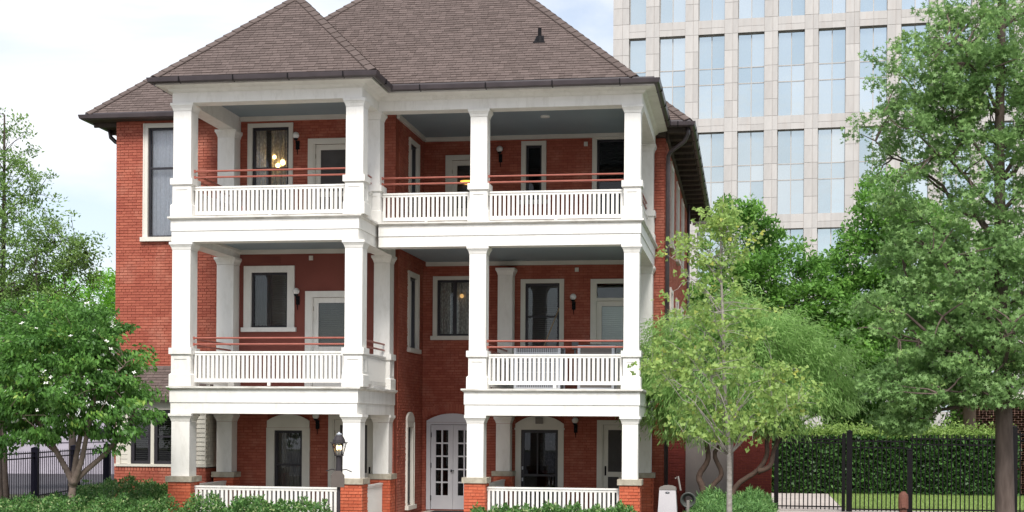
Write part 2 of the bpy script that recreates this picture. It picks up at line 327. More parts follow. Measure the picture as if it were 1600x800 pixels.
# --- windows and doors -------------------------------------------------------
def blind(tf, a0, a1, z0, z1, d, m, parent, step=.05, name='blind'):
    b = MB(tf); z = z0
    while z < z1 - .02:
        b.hexa([(a0, d, z), (a1, d, z), (a1, d - .03, z + .015), (a0, d - .03, z + .015), (a0, d, z + .004), (a1, d, z + .004), (a1, d - .03, z + .019), (a0, d - .03, z + .019)]); z += step
    b.face([(a0, d - .04, z0), (a1, d - .04, z0), (a1, d - .04, z1), (a0, d - .04, z1)])
    return obj(name, b, m, parent)
def curtain(tf, a0, a1, z0, z1, d, m, parent, wave=.02, n=26):
    b = MB(tf); xs = [a0 + (a1 - a0) * i / n for i in range(n + 1)]; ds = [d + wave * math.sin(i * 1.9) + random.uniform(-.008, .008) for i in range(n + 1)]
    for i in range(n): b.face([(xs[i], ds[i], z0), (xs[i + 1], ds[i + 1], z0), (xs[i + 1], ds[i + 1], z1), (xs[i], ds[i], z1)])
    return obj('curtain', b, m, parent)
def roomback(tf, a0, a1, z0, z1, parent, depth=1.2):
    pass
def arch(a0, a1, z0, z1, zc, n=14):      # flat bottom z0, springing z1, crown zc
    pts = [(a0, z0), (a1, z0)]
    for i in range(n + 1):
        t = i / n; x = a1 + (a0 - a1) * t; pts.append((x, z1 + (zc - z1) * (1 - abs(2 * t - 1) ** 2.2)))
    return pts
def window(wall, tf, a0, a1, z0, z1, cas=.1, top=None, mid=None, mull=None, sill=True, archtop=None, inside=None, glass='glass', sash='dark', trim='cream', sashw=.05, label=None, cut=True):
    top = cas if top is None else top
    b = MB(tf); D = .045
    b.box(a0, a0 + cas, -.12, D, z0, z1); b.box(a1 - cas, a1, -.12, D, z0, z1)
    b.box(a0 + cas, a1 - cas, -.12, D - .004, z1 - top, z1)
    if not sill: b.box(a0 + cas, a1 - cas, -.12, D - .004, z0, z0 + cas * .5)
    if archtop: b.prism([(x, z) for x, z in arch(a0, a1, z1 + .004, archtop - .15, archtop)], D + .004, -.02)
    b.box(a0 - .012, a0 + .02, 0, D + .012, z0, z1)
    b.box(a1 - .02, a1 + .012, 0, D + .012, z0, z1)
    wn = obj('window', b, M[trim], house, at=Vector(tf((a0 + a1) / 2, 0, z0)), label=label)
    if sill:
        s_ = MB(tf); s_.box(a0 - .06, a1 + .06, -.12, .10, z0 - .10, z0 - .001); obj('sill', s_, M[trim], wn)
    i0, i1, k0, k1 = a0 + cas, a1 - cas, z0 + (0 if sill else cas * .5), z1 - top
    q = MB(tf); S1 = sashw
    q.box(i0, i0 + S1, -.11, -.03, k0, k1); q.box(i1 - S1, i1, -.11, -.03, k0, k1)
    q.box(i0 + S1, i1 - S1, -.11, -.032, k1 - S1, k1); q.box(i0 + S1, i1 - S1, -.11, -.032, k0, k0 + S1)
    if mid: q.box(i0 + S1, i1 - S1, -.105, -.034, mid - .022, mid + .022)
    if mull: q.box(mull - .045, mull + .045, -.105, -.036, k0 + S1, k1 - S1)
    obj('sash', q, M[sash], wn)
    zs = [k0 + S1] + ([mid] if mid else []) + [k1 - S1]; xs = [i0 + S1] + ([mull] if mull else []) + [i1 - S1]
    for zi in range(len(zs) - 1):
        for xi in range(len(xs) - 1):
            p = MB(tf); p.box(xs[xi], xs[xi + 1], -.075, -.069, zs[zi], zs[zi + 1]); obj('pane', p, M[glass], wn)
    if inside: inside(tf, i0 + .02, i1 - .02, k0 + .02, k1 - .02, wn)
    if cut: holes[wall].append((i0 - .01, i1 + .01, k0 - .0, k1 + .0, a0, a1, z0 - (.1 if sill else 0), (archtop or z1)))
    return wn
def in_curt(m='curtain', c0=0, c1=1):
    return lambda tf, a0, a1, z0, z1, w_: curtain(tf, a0 + (a1 - a0) * c0, a0 + (a1 - a0) * c1, z0, z1, -.2, M[m], w_)
def in_blind(m='blind', z_=0): return lambda tf, a0, a1, z0, z1, w_: blind(tf, a0, a1, z0 + (z1 - z0) * z_, z1, -.16, M[m], w_)
def in_two(tf, a0, a1, z0, z1, w_):
    curtain(tf, a0, a0 + (a1 - a0) * .3, z0, z1, -.2, M['drape'], w_, .03, 10); curtain(tf, a0 + (a1 - a0) * .42, a1, z0, z1, -.22, M['drape'], w_, .03, 16)
def in_mix(tf, a0, a1, z0, z1, w_):
    blind(tf, a0 + (a1 - a0) * .5, a1, z0, z1, -.17, M['blind'], w_); curtain(tf, a0, a0 + (a1 - a0) * .5, z0, z1, -.2, M['screen'], w_, .02, 12)

F1, S1t, F2, S2t = front(YB), right(-7.93), front(YW), right(WR)
# left wing
window('F1', F1, -13.97, -12.95, 6.70, 9.36, .10, mid=8.32, inside=in_curt('curtain'), sashw=.045)
# top storey, left bay
window('F1', F1, -11.42, -10.36, 6.86, 9.29, .09, mid=8.26, inside=in_two, sashw=.055)
# middle storey, left bay (single picture window)
window('F1', F1, -11.49, -10.30, 4.58, 6.00, .16, inside=in_mix, sill=True, sashw=.05, trim='white', top=.15)
# ground storey, left bay: arched head
window('F1', F1, -10.92, -9.91, .32, 2.27, .17, top=.06, mid=1.42, archtop=2.58, inside=in_curt('sheer'), sashw=.06)
# recess side wall
window('S1', S1t, 33.55, 34.55, 7.0, 9.15, .10, inside=in_blind())
window('S1', S1t, 33.55, 34.60, 4.18, 6.0, .12, inside=in_blind())
window('S1', S1t, 33.45, 34.2, .45, 2.42, .12, archtop=2.66, inside=in_curt('sheer'))
# right porch back wall
window('F2', F2, -7.65, -6.46, 4.55, 6.02, .09, mull=-7.13, inside=in_two, sashw=.055)
window('F2', F2, -5.46, -4.42, 3.95, 5.93, .10, mid=5.02, inside=in_blind('screen'), sashw=.055)
window('F2', F2, -5.47, -4.88, 7.86, 9.30, .10, mid=8.05, inside=in_blind('screen'), sashw=.05, glass='darkglass')
window('F2', F2, -3.73, -2.52, 6.9, 9.40, .10, mid=7.92, inside=in_blind('screen', .3), sashw=.05, glass='darkglass')
# side wall windows
for k in range(3):
    a = 37.2 + k * 3.1
    window('S2', S2t, a, a + 1.1, 7.0, 9.1, .1, mid=8.2, inside=in_blind()); window('S2', S2t, a, a + 1.1, 3.9, 5.9, .1, mid=5.0, inside=in_blind())

def door(wall, tf, a0, a1, z0, z1, cas=.12, kind='screen', transom=None, trim='cream', label=None, archtop=None, inner='screen', hand=1):
    b = MB(tf); D = .045
    b.box(a0, a0 + cas, -.12, D, z0, z1); b.box(a1 - cas, a1, -.12, D, z0, z1); b.box(a0 + cas, a1 - cas, -.12, D - .004, z1 - cas, z1)
    b.box(a0 + cas, a0 + cas + .035, -.12, D - .015, z0, z1 - cas - .001); b.box(a1 - cas - .035, a1 - cas, -.12, D - .015, z0, z1 - cas - .001)
    if archtop: b.prism(arch(a0, a1, z1 + .004, z1 + .01, archtop), D + .004, -.02)
    if transom: b.box(a0 + cas + .035, a1 - cas - .035, -.12, D - .012, transom[0] - .07, transom[0])
    d_ = obj('door', b, M[trim], house, at=Vector(tf((a0 + a1) / 2, 0, z0)), label=label)
    i0, i1 = a0 + cas + .037, a1 - cas - .037; zt = (transom[0] - .075) if transom else z1 - cas - .005
    q = MB(tf); st = .12
    q.box(i0, i0 + st, -.08, -.02, z0 + .02, zt); q.box(i1 - st, i1, -.08, -.02, z0 + .02, zt); q.box(i0 + st, i1 - st, -.08, -.022, zt - st, zt)
    q.box(i0 + st, i1 - st, -.08, -.022, z0 + .02, z0 + .2); zm = z0 + .92
    q.box(i0 + st, i1 - st, -.08, -.022, zm - .06, zm + .06)
    mid = (i0 + i1) / 2
    if kind == 'screen': q.box(mid - .05, mid + .05, -.08, -.024, z0 + .2, zm - .06)
    obj('leaf', q, M[trim], d_)
    p = MB(tf); p.box(i0 + st, i1 - st, -.056, -.05, zm + .06, zt - st); obj('pane', p, M['screen' if kind == 'screen' else 'glass'], d_)
    for x0, x1 in (((i0 + st, mid - .05), (mid + .05, i1 - st)) if kind == 'screen' else ((i0 + st, i1 - st),)):
        p = MB(tf); p.box(x0, x1, -.056, -.05, z0 + .2, zm - .06); obj('panel', p, M['screen' if kind == 'screen' else trim], d_)
    if kind != 'screen': blind(tf, i0 + st, i1 - st, zm + .06, zt - st, -.1, M[inner], d_)
    if transom:
        p = MB(tf); p.box(a0 + cas + .035, a1 - cas - .035, -.06, -.054, transom[0], z1 - cas); obj('transom_pane', p, M['glass'], d_)
    h = MB(tf); hx = i0 + st * .5 if hand < 0 else i1 - st * .5
    h.tube([(hx, -.02, zm), (hx, .035, zm + .01), (hx, .035, zm + .15), (hx, -.02, zm + .16)], .009, 6); h.box(hx - .02, hx + .02, -.02, -.01, zm - .03, zm + .2); obj('handle', h, M['iron'], d_)
    h = MB(tf); hy = i1 if hand < 0 else i0
    for zz in (z0 + .3, z1 - .45): h.box(hy - .02, hy + .012, -.02, -.008, zz, zz + .1)
    obj('hinge', h, M['stone'], d_)
    holes[wall].append((a0 + cas, a1 - cas, z0, z1 - cas, a0, a1, z0, archtop or z1))
    return d_
door('F1', F1, -9.99, -8.75, 6.72, 8.91, .13, 'screen')
door('F1', F1, -10.03, -8.80, 3.16, 5.41, .14, 'glass', trim='white', inner='blind')
door('F1', F1, -9.46, -8.30, .27, 2.57, .10, 'screen', hand=1)
door('F2', F2, -7.37, -6.30, 6.72, 9.0, .12, 'glass', inner='screen')
door('F2', F2, -3.76, -2.50, 3.16, 5.92, .11, 'glass', transom=(5.46,), inner='greenblind')
door('F2', F2, -3.58, -2.42, .27, 2.50, .11, 'screen', hand=-1)

# arched dark storm door, ground storey of right porch
tf = F2
b = MB(tf); b.box(-5.58, -5.44, -.12, .045, .27, 2.27); b.box(-4.53, -4.39, -.12, .045, .27, 2.27)
b.prism(arch(-5.58, -4.39, 2.274, 2.40, 2.60), .05, -.02); b.box(-5.6, -4.37, 0, .07, 2.255, 2.30)
d_ = obj('door', b, M['cream'], house, at=(-4.98, YW, .27), label='dark glazed door under a cream arched head')
q = MB(tf); q.box(-5.438, -5.37, -.09, -.02, .27, 2.25); q.box(-4.60, -4.532, -.09, -.02, .27, 2.25); q.box(-5.37, -4.60, -.09, -.022, 2.18, 2.25); q.box(-5.37, -4.60, -.09, -.022, .27, .5)
q.box(-5.37, -4.60, -.09, -.024, 1.12, 1.17); q.box(-5.06, -5.03, -.09, -.026, 1.17, 2.18); obj('leaf', q, M['dark'], d_)
for z0, z1 in ((.5, 1.12), (1.17, 2.18)):
    p = MB(tf); p.box(-5.37, -4.6, -.066, -.06, z0, z1); obj('pane', p, M['darkglass'], d_)
curtain(tf, -5.0, -4.62, 1.2, 2.15, -.2, M['drape'], d_, .02, 12)
h = MB(tf); h.box(-5.42, -5.39, -.02, .03, 1.28, 1.36); h.box(-5.42, -5.39, -.02, .03, 1.0, 1.08); obj('handle', h, M['acmetal'], d_)
h = MB(tf); h.box(-5.08, -4.90, .05, .10, 2.40, 2.56); obj('vent_box', h, M['pedtop'], d_)
holes['F2'].append((-5.44, -4.53, .27, 2.27, -5.58, -4.39, .27, 2.6))

# French doors in the recess
b = MB(tf); b.box(-7.80, -7.70, -.12, .05, .27, 2.42); b.box(-6.58, -6.48, -.12, .05, .27, 2.42); b.prism(arch(-7.80, -6.48, 2.424, 2.46, 2.64), .055, -.02); b.box(-7.70, -6.58, -.12, .046, 2.37, 2.42)
fd = obj('french_doors', b, M['lightgrey'], house, at=(-7.14, YW, .27), label='pale grey french doors with small square panes under an arched head')
for lo in (-7.695, -7.137):
    hi = lo + .552; q = MB(tf); q.box(lo, lo + .12, -.07, -.01, .28, 2.36); q.box(hi - .12, hi, -.07, -.01, .28, 2.36); q.box(lo + .12, hi - .12, -.07, -.012, 2.23, 2.36); q.box(lo + .12, hi - .12, -.07, -.012, .28, .62)
    mx_ = (lo + hi) / 2; q.box(mx_ - .018, mx_ + .018, -.065, -.014, .62, 2.23)
    hh = (2.23 - .62) / 5
    for k in range(1, 5): q.box(lo + .12, hi - .12, -.065, -.016, .62 + hh * k - .018, .62 + hh * k + .018)
    obj('leaf', q, M['lightgrey'], fd)
    for k in range(5):
        for x0, x1 in ((lo + .12, mx_ - .018), (mx_ + .018, hi - .12)):
            p = MB(tf); p.box(x0, x1, -.05, -.044, .62 + hh * k + (.018 if k else 0), .62 + hh * (k + 1) - (.018 if k < 4 else 0)); obj('pane', p, M['darkglass'], fd)
for zz in (.5, 1.3, 2.05):
    h = MB(tf); h.box(-7.715, -7.68, .0, .02, zz, zz + .12); obj('hinge', h, M['iron'], fd)
h = MB(tf); h.box(-7.19, -7.165, 0, .05, 1.2, 1.26); h.box(-7.19, -7.10, .04, .055, 1.22, 1.24); obj('handle', h, M['iron'], fd)
curtain(tf, -7.3, -6.7, .6, 2.3, -.35, M['drape'], fd, .03, 10)
holes['F2'].append((-7.70, -6.58, .27, 2.42, -7.80, -6.48, .27, 2.64))

# --- walls -------------------------------------------------------------------
def cells(a0, a1, z0, z1, hs):
    zs = sorted({z0, z1, *[min(max(h[k], z0), z1) for h in hs for k in (2, 3)]}); out = []
    for i in range(len(zs) - 1):
        zc = (zs[i] + zs[i + 1]) / 2; cur = a0
        for h in sorted([h for h in hs if h[2] < zc < h[3]]):
            if h[0] > cur: out.append((cur, h[0], zs[i], zs[i + 1]))
            cur = max(cur, h[1])
        if cur < a1: out.append((cur, a1, zs[i], zs[i + 1]))
    return out
BR = []     # every brick: (distance key, tf, a0,a1,z0,z1,d, material)
def bricks(tf, a0, a1, z0, z1, skip, key, mm='brick', L_=.205, H_=.0655, d=.012, seed=0):
    r = random.Random(seed); n = int(round((z1 - z0) / H_)); H = (z1 - z0) / n; gap = .011
    for i in range(n):
        za = z0 + i * H; zb = za + H - gap; zc = (za + zb) / 2
        hdr = (i % 7 == 6); Lb = L_ * .5 if hdr else L_
        a = a0 - (Lb * .5 if i % 2 else 0)
        while a < a1 - .03:
            x0 = max(a, a0); x1 = min(a + Lb - gap * .8, a1); a += Lb
            if x1 - x0 < .03: continue
            segs = [(x0, x1)]
            for h in skip:
                if h[2] - .005 < zc < h[3]:
                    ns = []
                    for u, v in segs:
                        if h[1] <= u or h[0] >= v: ns.append((u, v)); continue
                        if h[0] - u > .03: ns.append((u, h[0]))
                        if v - h[1] > .03: ns.append((h[1], v))
                    segs = ns
            for u, v in segs: BR.append((key(u, zc), tf, u, v, za + r.uniform(0, .003), zb, d + r.uniform(-.003, .005), mm, r.random()))
walls = {}
def wall(nm, tf, a0, a1, z0, z1, brick=True, key=None, stucco=None, seed=0, H=holes):
    hs = H.get(nm, []); b = MB(tf)
    for c in cells(a0, a1, z0, z1, hs): b.box(c[0], c[1], -.3, 0, c[2], c[3])
    wo = obj('wall', b, M['mortar'], house, at=Vector(tf((a0 + a1) / 2, 0, z0)))
    walls[nm] = wo
    if brick: bricks(tf, a0, a1, z0, z1, [(h[4], h[5], h[6], h[7]) for h in hs] + (stucco or []), key or (lambda a, z: 99), seed=seed)
    return wo
st = (-11.64, -7.93, 3.14, 6.42)
wall('F1', F1, W1, -7.93, 0, EAVE, key=lambda a, z: (0 if (a < -12.0 and 3.3 < z < 9.4) else 5) + abs(z - 5.2), stucco=[st], seed=1)
wall('S1', S1t, YB + .302, YW, 0, EAVE, key=lambda a, z: 20, seed=2)
wall('F2', F2, -7.93, WR, 0, EAVE, key=lambda a, z: 30, seed=3)
wall('S2', S2t, YW + .302, 50, 0, EAVE, key=lambda a, z: 40, seed=4)
wall('S0', leftw(W1), YB + .302, 50, 0, EAVE, brick=True, key=lambda a, z: 60, seed=5)
b = MB(); b.box(W1, WR, 50.002, 50.3, 0, EAVE); obj('wall', b, M['mortar'], house)
# smooth stucco on the middle storey of the left bay
b = MB(F1)
for c in cells(st[0], st[1] - .002, st[2], st[3], [h for h in [(h[4] + .05, h[5] - .05, h[6] + .05, h[7] - .05) for h in holes['F1']] if h[3] > st[2] and h[2] < st[3]]): b.box(c[0], c[1], 0.001, .012, c[2], c[3])
obj('stucco_panel', b, M['stucco'], house, label='smooth maroon stucco wall of the middle storey')
# floors and ceilings inside, so rooms read as dark rooms
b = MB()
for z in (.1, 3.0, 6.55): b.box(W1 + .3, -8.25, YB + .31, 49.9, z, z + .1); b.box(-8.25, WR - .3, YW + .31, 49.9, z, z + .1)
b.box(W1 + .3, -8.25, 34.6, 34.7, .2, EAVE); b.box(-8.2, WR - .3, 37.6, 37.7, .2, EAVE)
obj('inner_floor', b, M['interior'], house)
# soldier arch over the french doors
b = MB(F2)
for k in range(22):
    t = (k + .5) / 22; x = -7.9 + 1.5 * t; z = 2.50 + .17 * (1 - (2 * t - 1) ** 2) + .01; s_ = (t - .5) * .10
    b.hexa([(x - .028, .0, z), (x + .028, .0, z), (x + .028, .022, z), (x - .028, .022, z), (x - .028 + s_, .0, z + .2), (x + .028 + s_, .0, z + .2), (x + .028 + s_, .022, z + .2), (x - .028 + s_, .022, z + .2)], random.random())
obj('brick_arch', b, M['brick'], house)

# --- columns -------------------------------------------------------------------
def column(x, y, zb, zt, wd=.38, ground=False):
    r = wd / 2; s = MB(); cp = MB(); bs = MB()
    cp.box(x - r - .055, x + r + .055, y - r - .055, y + r + .055, zt - .055, zt - .001)
    cp.frus(x, y, zt - .105, zt - .056, r + .022, r + .048); cp.frus(x, y, zt - .165, zt - .106, r + .004, r + .020)
    if ground:
        zc = 1.25; s.box(x - r, x + r, y - r, y + r, zc, zt - .17)
        col = obj('column', s, M['white'], house, at=(x, y, zc)); obj('capital', cp, M['white'], col)
        c = MB(); c.box(x - r - .09, x + r + .09, y - r - .09, y + r + .09, 1.13, 1.249); obj('stone_cap', c, M['stone'], col)
        p = MB(); q = r + .045; p.box(x - q, x + q, y - q, y + q, 0, 1.129); pr = obj('pier', p, M['pier_mortar'], house, at=(x, y, 0))
        near = y < 31
        bricks(front(y - q), x - q, x + q, 0, 1.125, [], (lambda a, z: -5 if z > .55 else 50) if near else (lambda a, z: 50), 'pier_brick', L_=.2, seed=int(x * 10))
        bricks(right(x + q), y - q, y + q, 0, 1.125, [], lambda a, z: 51, 'pier_brick', L_=.2, seed=int(x * 11))
        return col
    z1 = zb + .67; s.box(x - r, x + r, y - r, y + r, z1 + .12, zt - .17)
    col = obj('column', s, M['white'], house, at=(x, y, zb)); obj('capital', cp, M['white'], col)
    k = MB(); k.box(x - r - .05, x + r + .05, y - r - .05, y + r + .05, z1 + .005, z1 + .135); k.frus(x, y, z1 - .03, z1 + .004, r + .008, r + .03); obj('collar', k, M['white'], col)
    r2 = r + .006; bs.box(x - r2, x + r2, y - r2, y + r2, zb + .27, z1 - .031)
    # raised stiles leave a recessed panel
    for sx, fn in ((x, lambda a0, a1, z0, z1_: bs.box(a0, a1, y - r2 - .012, y - r2, z0, z1_)), (y, lambda a0, a1, z0, z1_: bs.box(x + r2, x + r2 + .012, a0, a1, z0, z1_))):
        fn(sx - r2, sx - r2 + .07, zb + .27, z1 - .032); fn(sx + r2 - .07, sx + r2, zb + .27, z1 - .032); fn(sx - r2 + .071, sx + r2 - .071, z1 - .10, z1 - .032); fn(sx - r2 + .071, sx + r2 - .071, zb + .27, zb + .32)
    bs.box(x - r - .045, x + r + .045, y - r - .045, y + r + .045, zb + .002, zb + .24); bs.frus(x, y, zb + .241, zb + .269, r + .045, r + .015)
    obj('pedestal', bs, M['white'], col)
    return col
for x, y, w_ in ((-11.75, 29.3, .39), (-8.02, 29.3, .37), (-11.82, 32.09, .40), (-8.01, 30.64, .37), (-5.665, 30.64, .36), (-2.40, 30.64, .34), (-2.42, 34.98, .36)): column(x, y, 6.70, 9.09, w_)
for x, y, w_ in ((-11.75, 29.3, .40), (-8.02, 29.3, .37), (-11.82, 32.09, .40), (-8.13, 32.09, .37), (-5.67, 30.64, .36), (-2.40, 30.64, .32), (-5.80, 34.98, .36), (-2.42, 34.98, .36)): column(x, y, 3.14, 6.17, w_)
for x, y, w_ in ((-11.745, 29.3, .40), (-8.04, 29.3, .37), (-11.82, 32.08, .36), (-8.13, 32.08, .36), (-5.70, 30.64, .36), (-2.41, 30.64, .33), (-5.83, 34.98, .34), (-2.42, 34.98, .34)): column(x, y, .25, 2.57, w_, True)

# --- porch floors / belts --------------------------------------------------------
def slab(name, rect, zb, zt, mode):
    x0, x1, y0, y1 = rect; zc = zb + .23
    def R(o):   # offsets per side (left,right,front)
        l, r_, f = mode; return (x0 - o * l, x1 + o * r_, y0 - o * f, y1)
    b = MB(); T = .36; X0, X1, Y0, Y1 = R(0)
    b.box(X0, X1, Y0, Y0 + T, zb, zc); 
    if mode[0]: b.box(X0, X0 + T, Y0 + T, Y1, zb, zc)
    b.box(X1 - T, X1, Y0 + T, Y1, zb, zc) if mode[1] else None
    o = obj('porch_floor', b, M['white'], house, at=((x0 + x1) / 2, y0, zb))
    X0, X1, Y0, Y1 = R(.016); b = MB(); b.box(X0, X1, Y0, Y1, zc + .001, zt - .075); obj('fascia', b, M['white'], o)
    X0, X1, Y0, Y1 = R(.075); b = MB(); b.box(X0, X1, Y0, Y1, zt - .04, zt - .001)
    X2, X3, Y2_, Y3 = R(.03); b.hexa([(X2, Y2_, zt - .074), (X3, Y2_, zt - .074), (X3, Y3, zt - .074), (X2, Y3, zt - .074), (X0 + .01, Y0 + .01, zt - .041), (X1 - .01, Y0 + .01, zt - .041), (X1 - .01, Y1, zt - .041), (X0 + .01, Y1, zt - .041)])
    obj('cornice', b, M['cornice'], o)
    c = MB(); m0 = T if mode[0] else .003; m1 = T if mode[1] else .003
    c.box(x0 + m0, x1 - m1, y0 + T, y1 - .02, zc - .03, zc - .002); obj('ceiling', c, M['ceiling'], o)
    c = MB(); c.box(x0 + m0, x1 - m1, y1 - .09, y1 - .022, zc - .13, zc - .031)
    if mode[0]: c.box(x0 + m0, x0 + m0 + .05, y0 + T, y1 - .09, zc - .09, zc - .032)
    obj('ceiling_trim', c, M['cream'], o)
slab('b', (-11.97, -7.92, 29.1, YB - .002), 6.17, 6.70, (1, 1, 1))
slab('b', (-7.84, -2.22, 30.45, YW - .002), 6.17, 6.70, (0, 1, 1))
slab('b', (-11.97, -7.92, 29.1, YB - .002), 2.57, 3.14, (1, 1, 1))
slab('b', (-5.93, -2.22, 30.45, YW - .002), 2.57, 3.14, (1, 1, 1))
# ground porch decks
b = MB(); b.box(-11.9, -7.95, 29.15, YB - .01, .12, .26); b.box(-5.9, -2.25, 30.5, YW - .01, .12, .26); obj('porch_deck', b, M['stone'], house)
# cream side trim under the top ceiling along the recess
# --- top entablature -----------------------------------------------------------------
path = [(-11.97, YB), (-11.97, 29.1), (-7.86, 29.1), (-7.86, 30.45), (-2.20, 30.45), (-2.20, 34.9)]
b = MB(); b.sweep(path, [(0, 9.09), (.0, 9.30), (-.36, 9.30), (-.36, 9.09)]); fz = obj('frieze', b, M['white'], house, at=(-8, 29.1, 9.09))
b = MB(); b.sweep(path, [(.012, 9.31), (.05, 9.33), (.08, 9.37), (.28, 9.408), (.28, 9.44), (-.36, 9.44), (-.36, 9.301), (.0, 9.301)]); obj('crown', b, M['white'], fz)
b = MB(); b.box(-11.61, -7.91, 29.46, YB - .02, 9.44, 9.47); b.box(-7.9, -2.56, 30.81, YW - .02, 9.44, 9.47); obj('ceiling', b, M['ceiling'], fz)
b = MB(); b.box(-11.6, -8.22, 32.19, 32.278, 9.34, 9.438); b.box(-7.89, -2.58, 35.09, 35.178, 9.34, 9.438); b.box(-7.915, -7.85, 32.32, 35.08, 9.34, 9.438)
obj('ceiling_trim', b, M['cream'], fz)
b = MB(); b.box(-12.0, -7.89, 29.35, YB, 9.474, 9.56); b.box(-7.88, -2.2, 30.7, YW, 9.474, 9.56); obj('roof_deck', b, M['soffit'], house)
b = MB(F2); b.lathe((-4.6, 2.2, 9.41), [(.10, 0), (.11, .01), (.11, .03)], 14); obj('ceiling_light', b, M['globe'], house)
for tfx, x, z in ((F2, -4.1, 6.1), (F1, -9.9, 6.12), (F2, -3.9, 9.15)):
    b = MB(tfx); b.box(x - .045, x + .045, 0, .05, z, z + .1); obj('smoke_detector', b, M['cream'], house)
b = MB(F1); b.box(-11.10, -10.64, .012, .02, 6.05, 6.20)
for k in range(5): b.box(-11.08, -10.66, .02, .035, 6.06 + k * .028, 6.075 + k * .028)
obj('air_vent', b, M['stucco'], house)

# --- gutters, soffits -------------------------------------------------------------
gp = [(-12.22, 31.9), (-12.22, 28.72), (-7.55, 28.72), (-7.55, 30.08), (-1.93, 30.08), (-1.93, 34.48), (-1.36, 34.48), (-1.36, 50.4)]
gprof = [(0, 9.42), (.06, 9.41), (.105, 9.44), (.12, 9.50), (.125, 9.525), (.10, 9.525), (.09, 9.49), (.01, 9.49), (0, 9.58)]
b = MB(); b.sweep(gp, gprof); gu = obj('gutter', b, M['gutter'], house, at=(-7, 29, 9.4), label='dark metal gutter along the porch eaves')
b = MB()
for i in range(len(gp) - 1):
    p, q = Vector(gp[i]), Vector(gp[i + 1]); n = max(1, int((q - p).length / 1.15)); dd = (q - p).normalized(); nn = Vector((dd.y, -dd.x))
    for k in range(n):
        c = p + (q - p) * (k + .5) / n
        for s0, s1, z0, z1 in ((.062, .132, 9.40, 9.53),):
            A = c + nn * .0 - dd * .012; Bq = c + nn * .13 - dd * .012; D1 = dd * .024
            b.hexa([(A.x, A.y, 9.405), (Bq.x, Bq.y, 9.428), (Bq.x + D1.x, Bq.y + D1.y, 9.428), (A.x + D1.x, A.y + D1.y, 9.405), (A.x, A.y, 9.44), (Bq.x, Bq.y, 9.53), (Bq.x + D1.x, Bq.y + D1.y, 9.53), (A.x + D1.x, A.y + D1.y, 9.44)])
obj('gutter_bracket', b, M['iron'], gu, kind='stuff')
gp2 = [(-15.30, 50.4), (-15.30, 31.98), (-12.24, 31.98)]
b = MB(); b.sweep(gp2, gprof); gu2 = obj('gutter', b, M['gutter'], house, at=(-15, 32, 9.4), label='dark metal gutter along the left wing eaves')
b = MB(); b.box(-15.29, W1, 32.0, 50.3, 9.43, 9.47); b.box(-15.29, -12.2, 31.99, YB, 9.425, 9.465)
so1 = obj('soffit', b, M['soffit'], house)
for k in range(20):
    b = MB(); b.box(-15.28, W1 - .02, 32.4 + k * .9, 32.46 + k * .9, 9.33, 9.424); obj('rafter_tail', b, M['soffit'], so1)
b = MB(); b.box(WR, -1.37, 34.5, 50.3, 9.43, 9.47); b.box(-2.19, WR, 34.92, YW, 9.30, 9.43); b.box(WR, WR + .06, YW, 50, 9.25, 9.429)
so2 = obj('soffit', b, M['soffit'], house)
for k in range(20):
    b = MB(); b.box(WR + .07, -1.39, 34.7 + k * .85, 34.80 + k * .85, 9.33, 9.428); obj('rafter_tail', b, M['soffit'], so2)
# downspouts
def spout(pts, r=.045, lab=None):
    b = MB(); b.tube(pts, r, 8); return obj('downspout', b, M['gutter'], house, at=pts[0], smooth=True, label=lab)
spout([(-1.42, 34.62, 9.44), (-1.42, 34.66, 9.28), (-1.50, 34.72, 9.12), (-1.84, 34.98, 8.93), (-1.90, 35.05, 8.83), (-1.905, 35.08, 8.6), (-1.905, 35.08, .1)], .05, 'dark downspout at the right front corner of the house')
spout([(-1.85, 46, 9.3), (-1.85, 46, .1)])
spout([(-15.25, 33.2, 9.42), (-15.22, 33.2, 9.25), (-15.1, 33.2, 9.14), (-14.78, 33.2, 9.0), (-14.72, 33.2, 8.8), (-14.72, 33.2, .2)], .05)

# --- roofs --------------------------------------------------------------------------
SH = []; CAPS = []
def roof_face(rb, O, U, Vv, poly, key, e=.100, seed=0):
    """O origin, U unit along eave, Vv unit up slope; poly list of (v, u0, u1) rows -> linear limits"""
    r = random.Random(seed); O, U, Vv = Vector(O), Vector(U), Vector(Vv); Nn = U.cross(Vv).normalized()
    if Nn.z < 0: Nn = -Nn
    (v0, a0, b0), (v1, a1, b1) = poly
    rb.face([tuple(O + U * a0 + Vv * v0), tuple(O + U * b0 + Vv * v0), tuple(O + U * b1 + Vv * v1), tuple(O + U * a1 + Vv * v1)])
    n = int((v1 - v0) / e)
    for i in range(n):
        va = v0 + i * e; t = (va + e * .5 - v0) / (v1 - v0); L0 = a0 + (a1 - a0) * t; R0 = b0 + (b1 - b0) * t
        u = L0 - r.uniform(0, .2)
        while u < R0:
            wd = r.choice((.12, .16, .19, .23)); x0 = max(u, L0); x1 = min(u + wd - .006, R0); u += wd
            if x1 - x0 < .02: continue
            th = r.uniform(.010, .017); P = lambda uu, vv, nn: tuple(O + U * uu + Vv * vv + Nn * nn)
            SH.append((key(x0, va), [P(x0, va, .002), P(x1, va, .002), P(x1, va + e * 1.05, .001), P(x0, va + e * 1.05, .001), P(x0, va, th + .004), P(x1, va, th + .004), P(x1, va + e * 1.05, .005), P(x0, va + e * 1.05, .005)], r.random()))
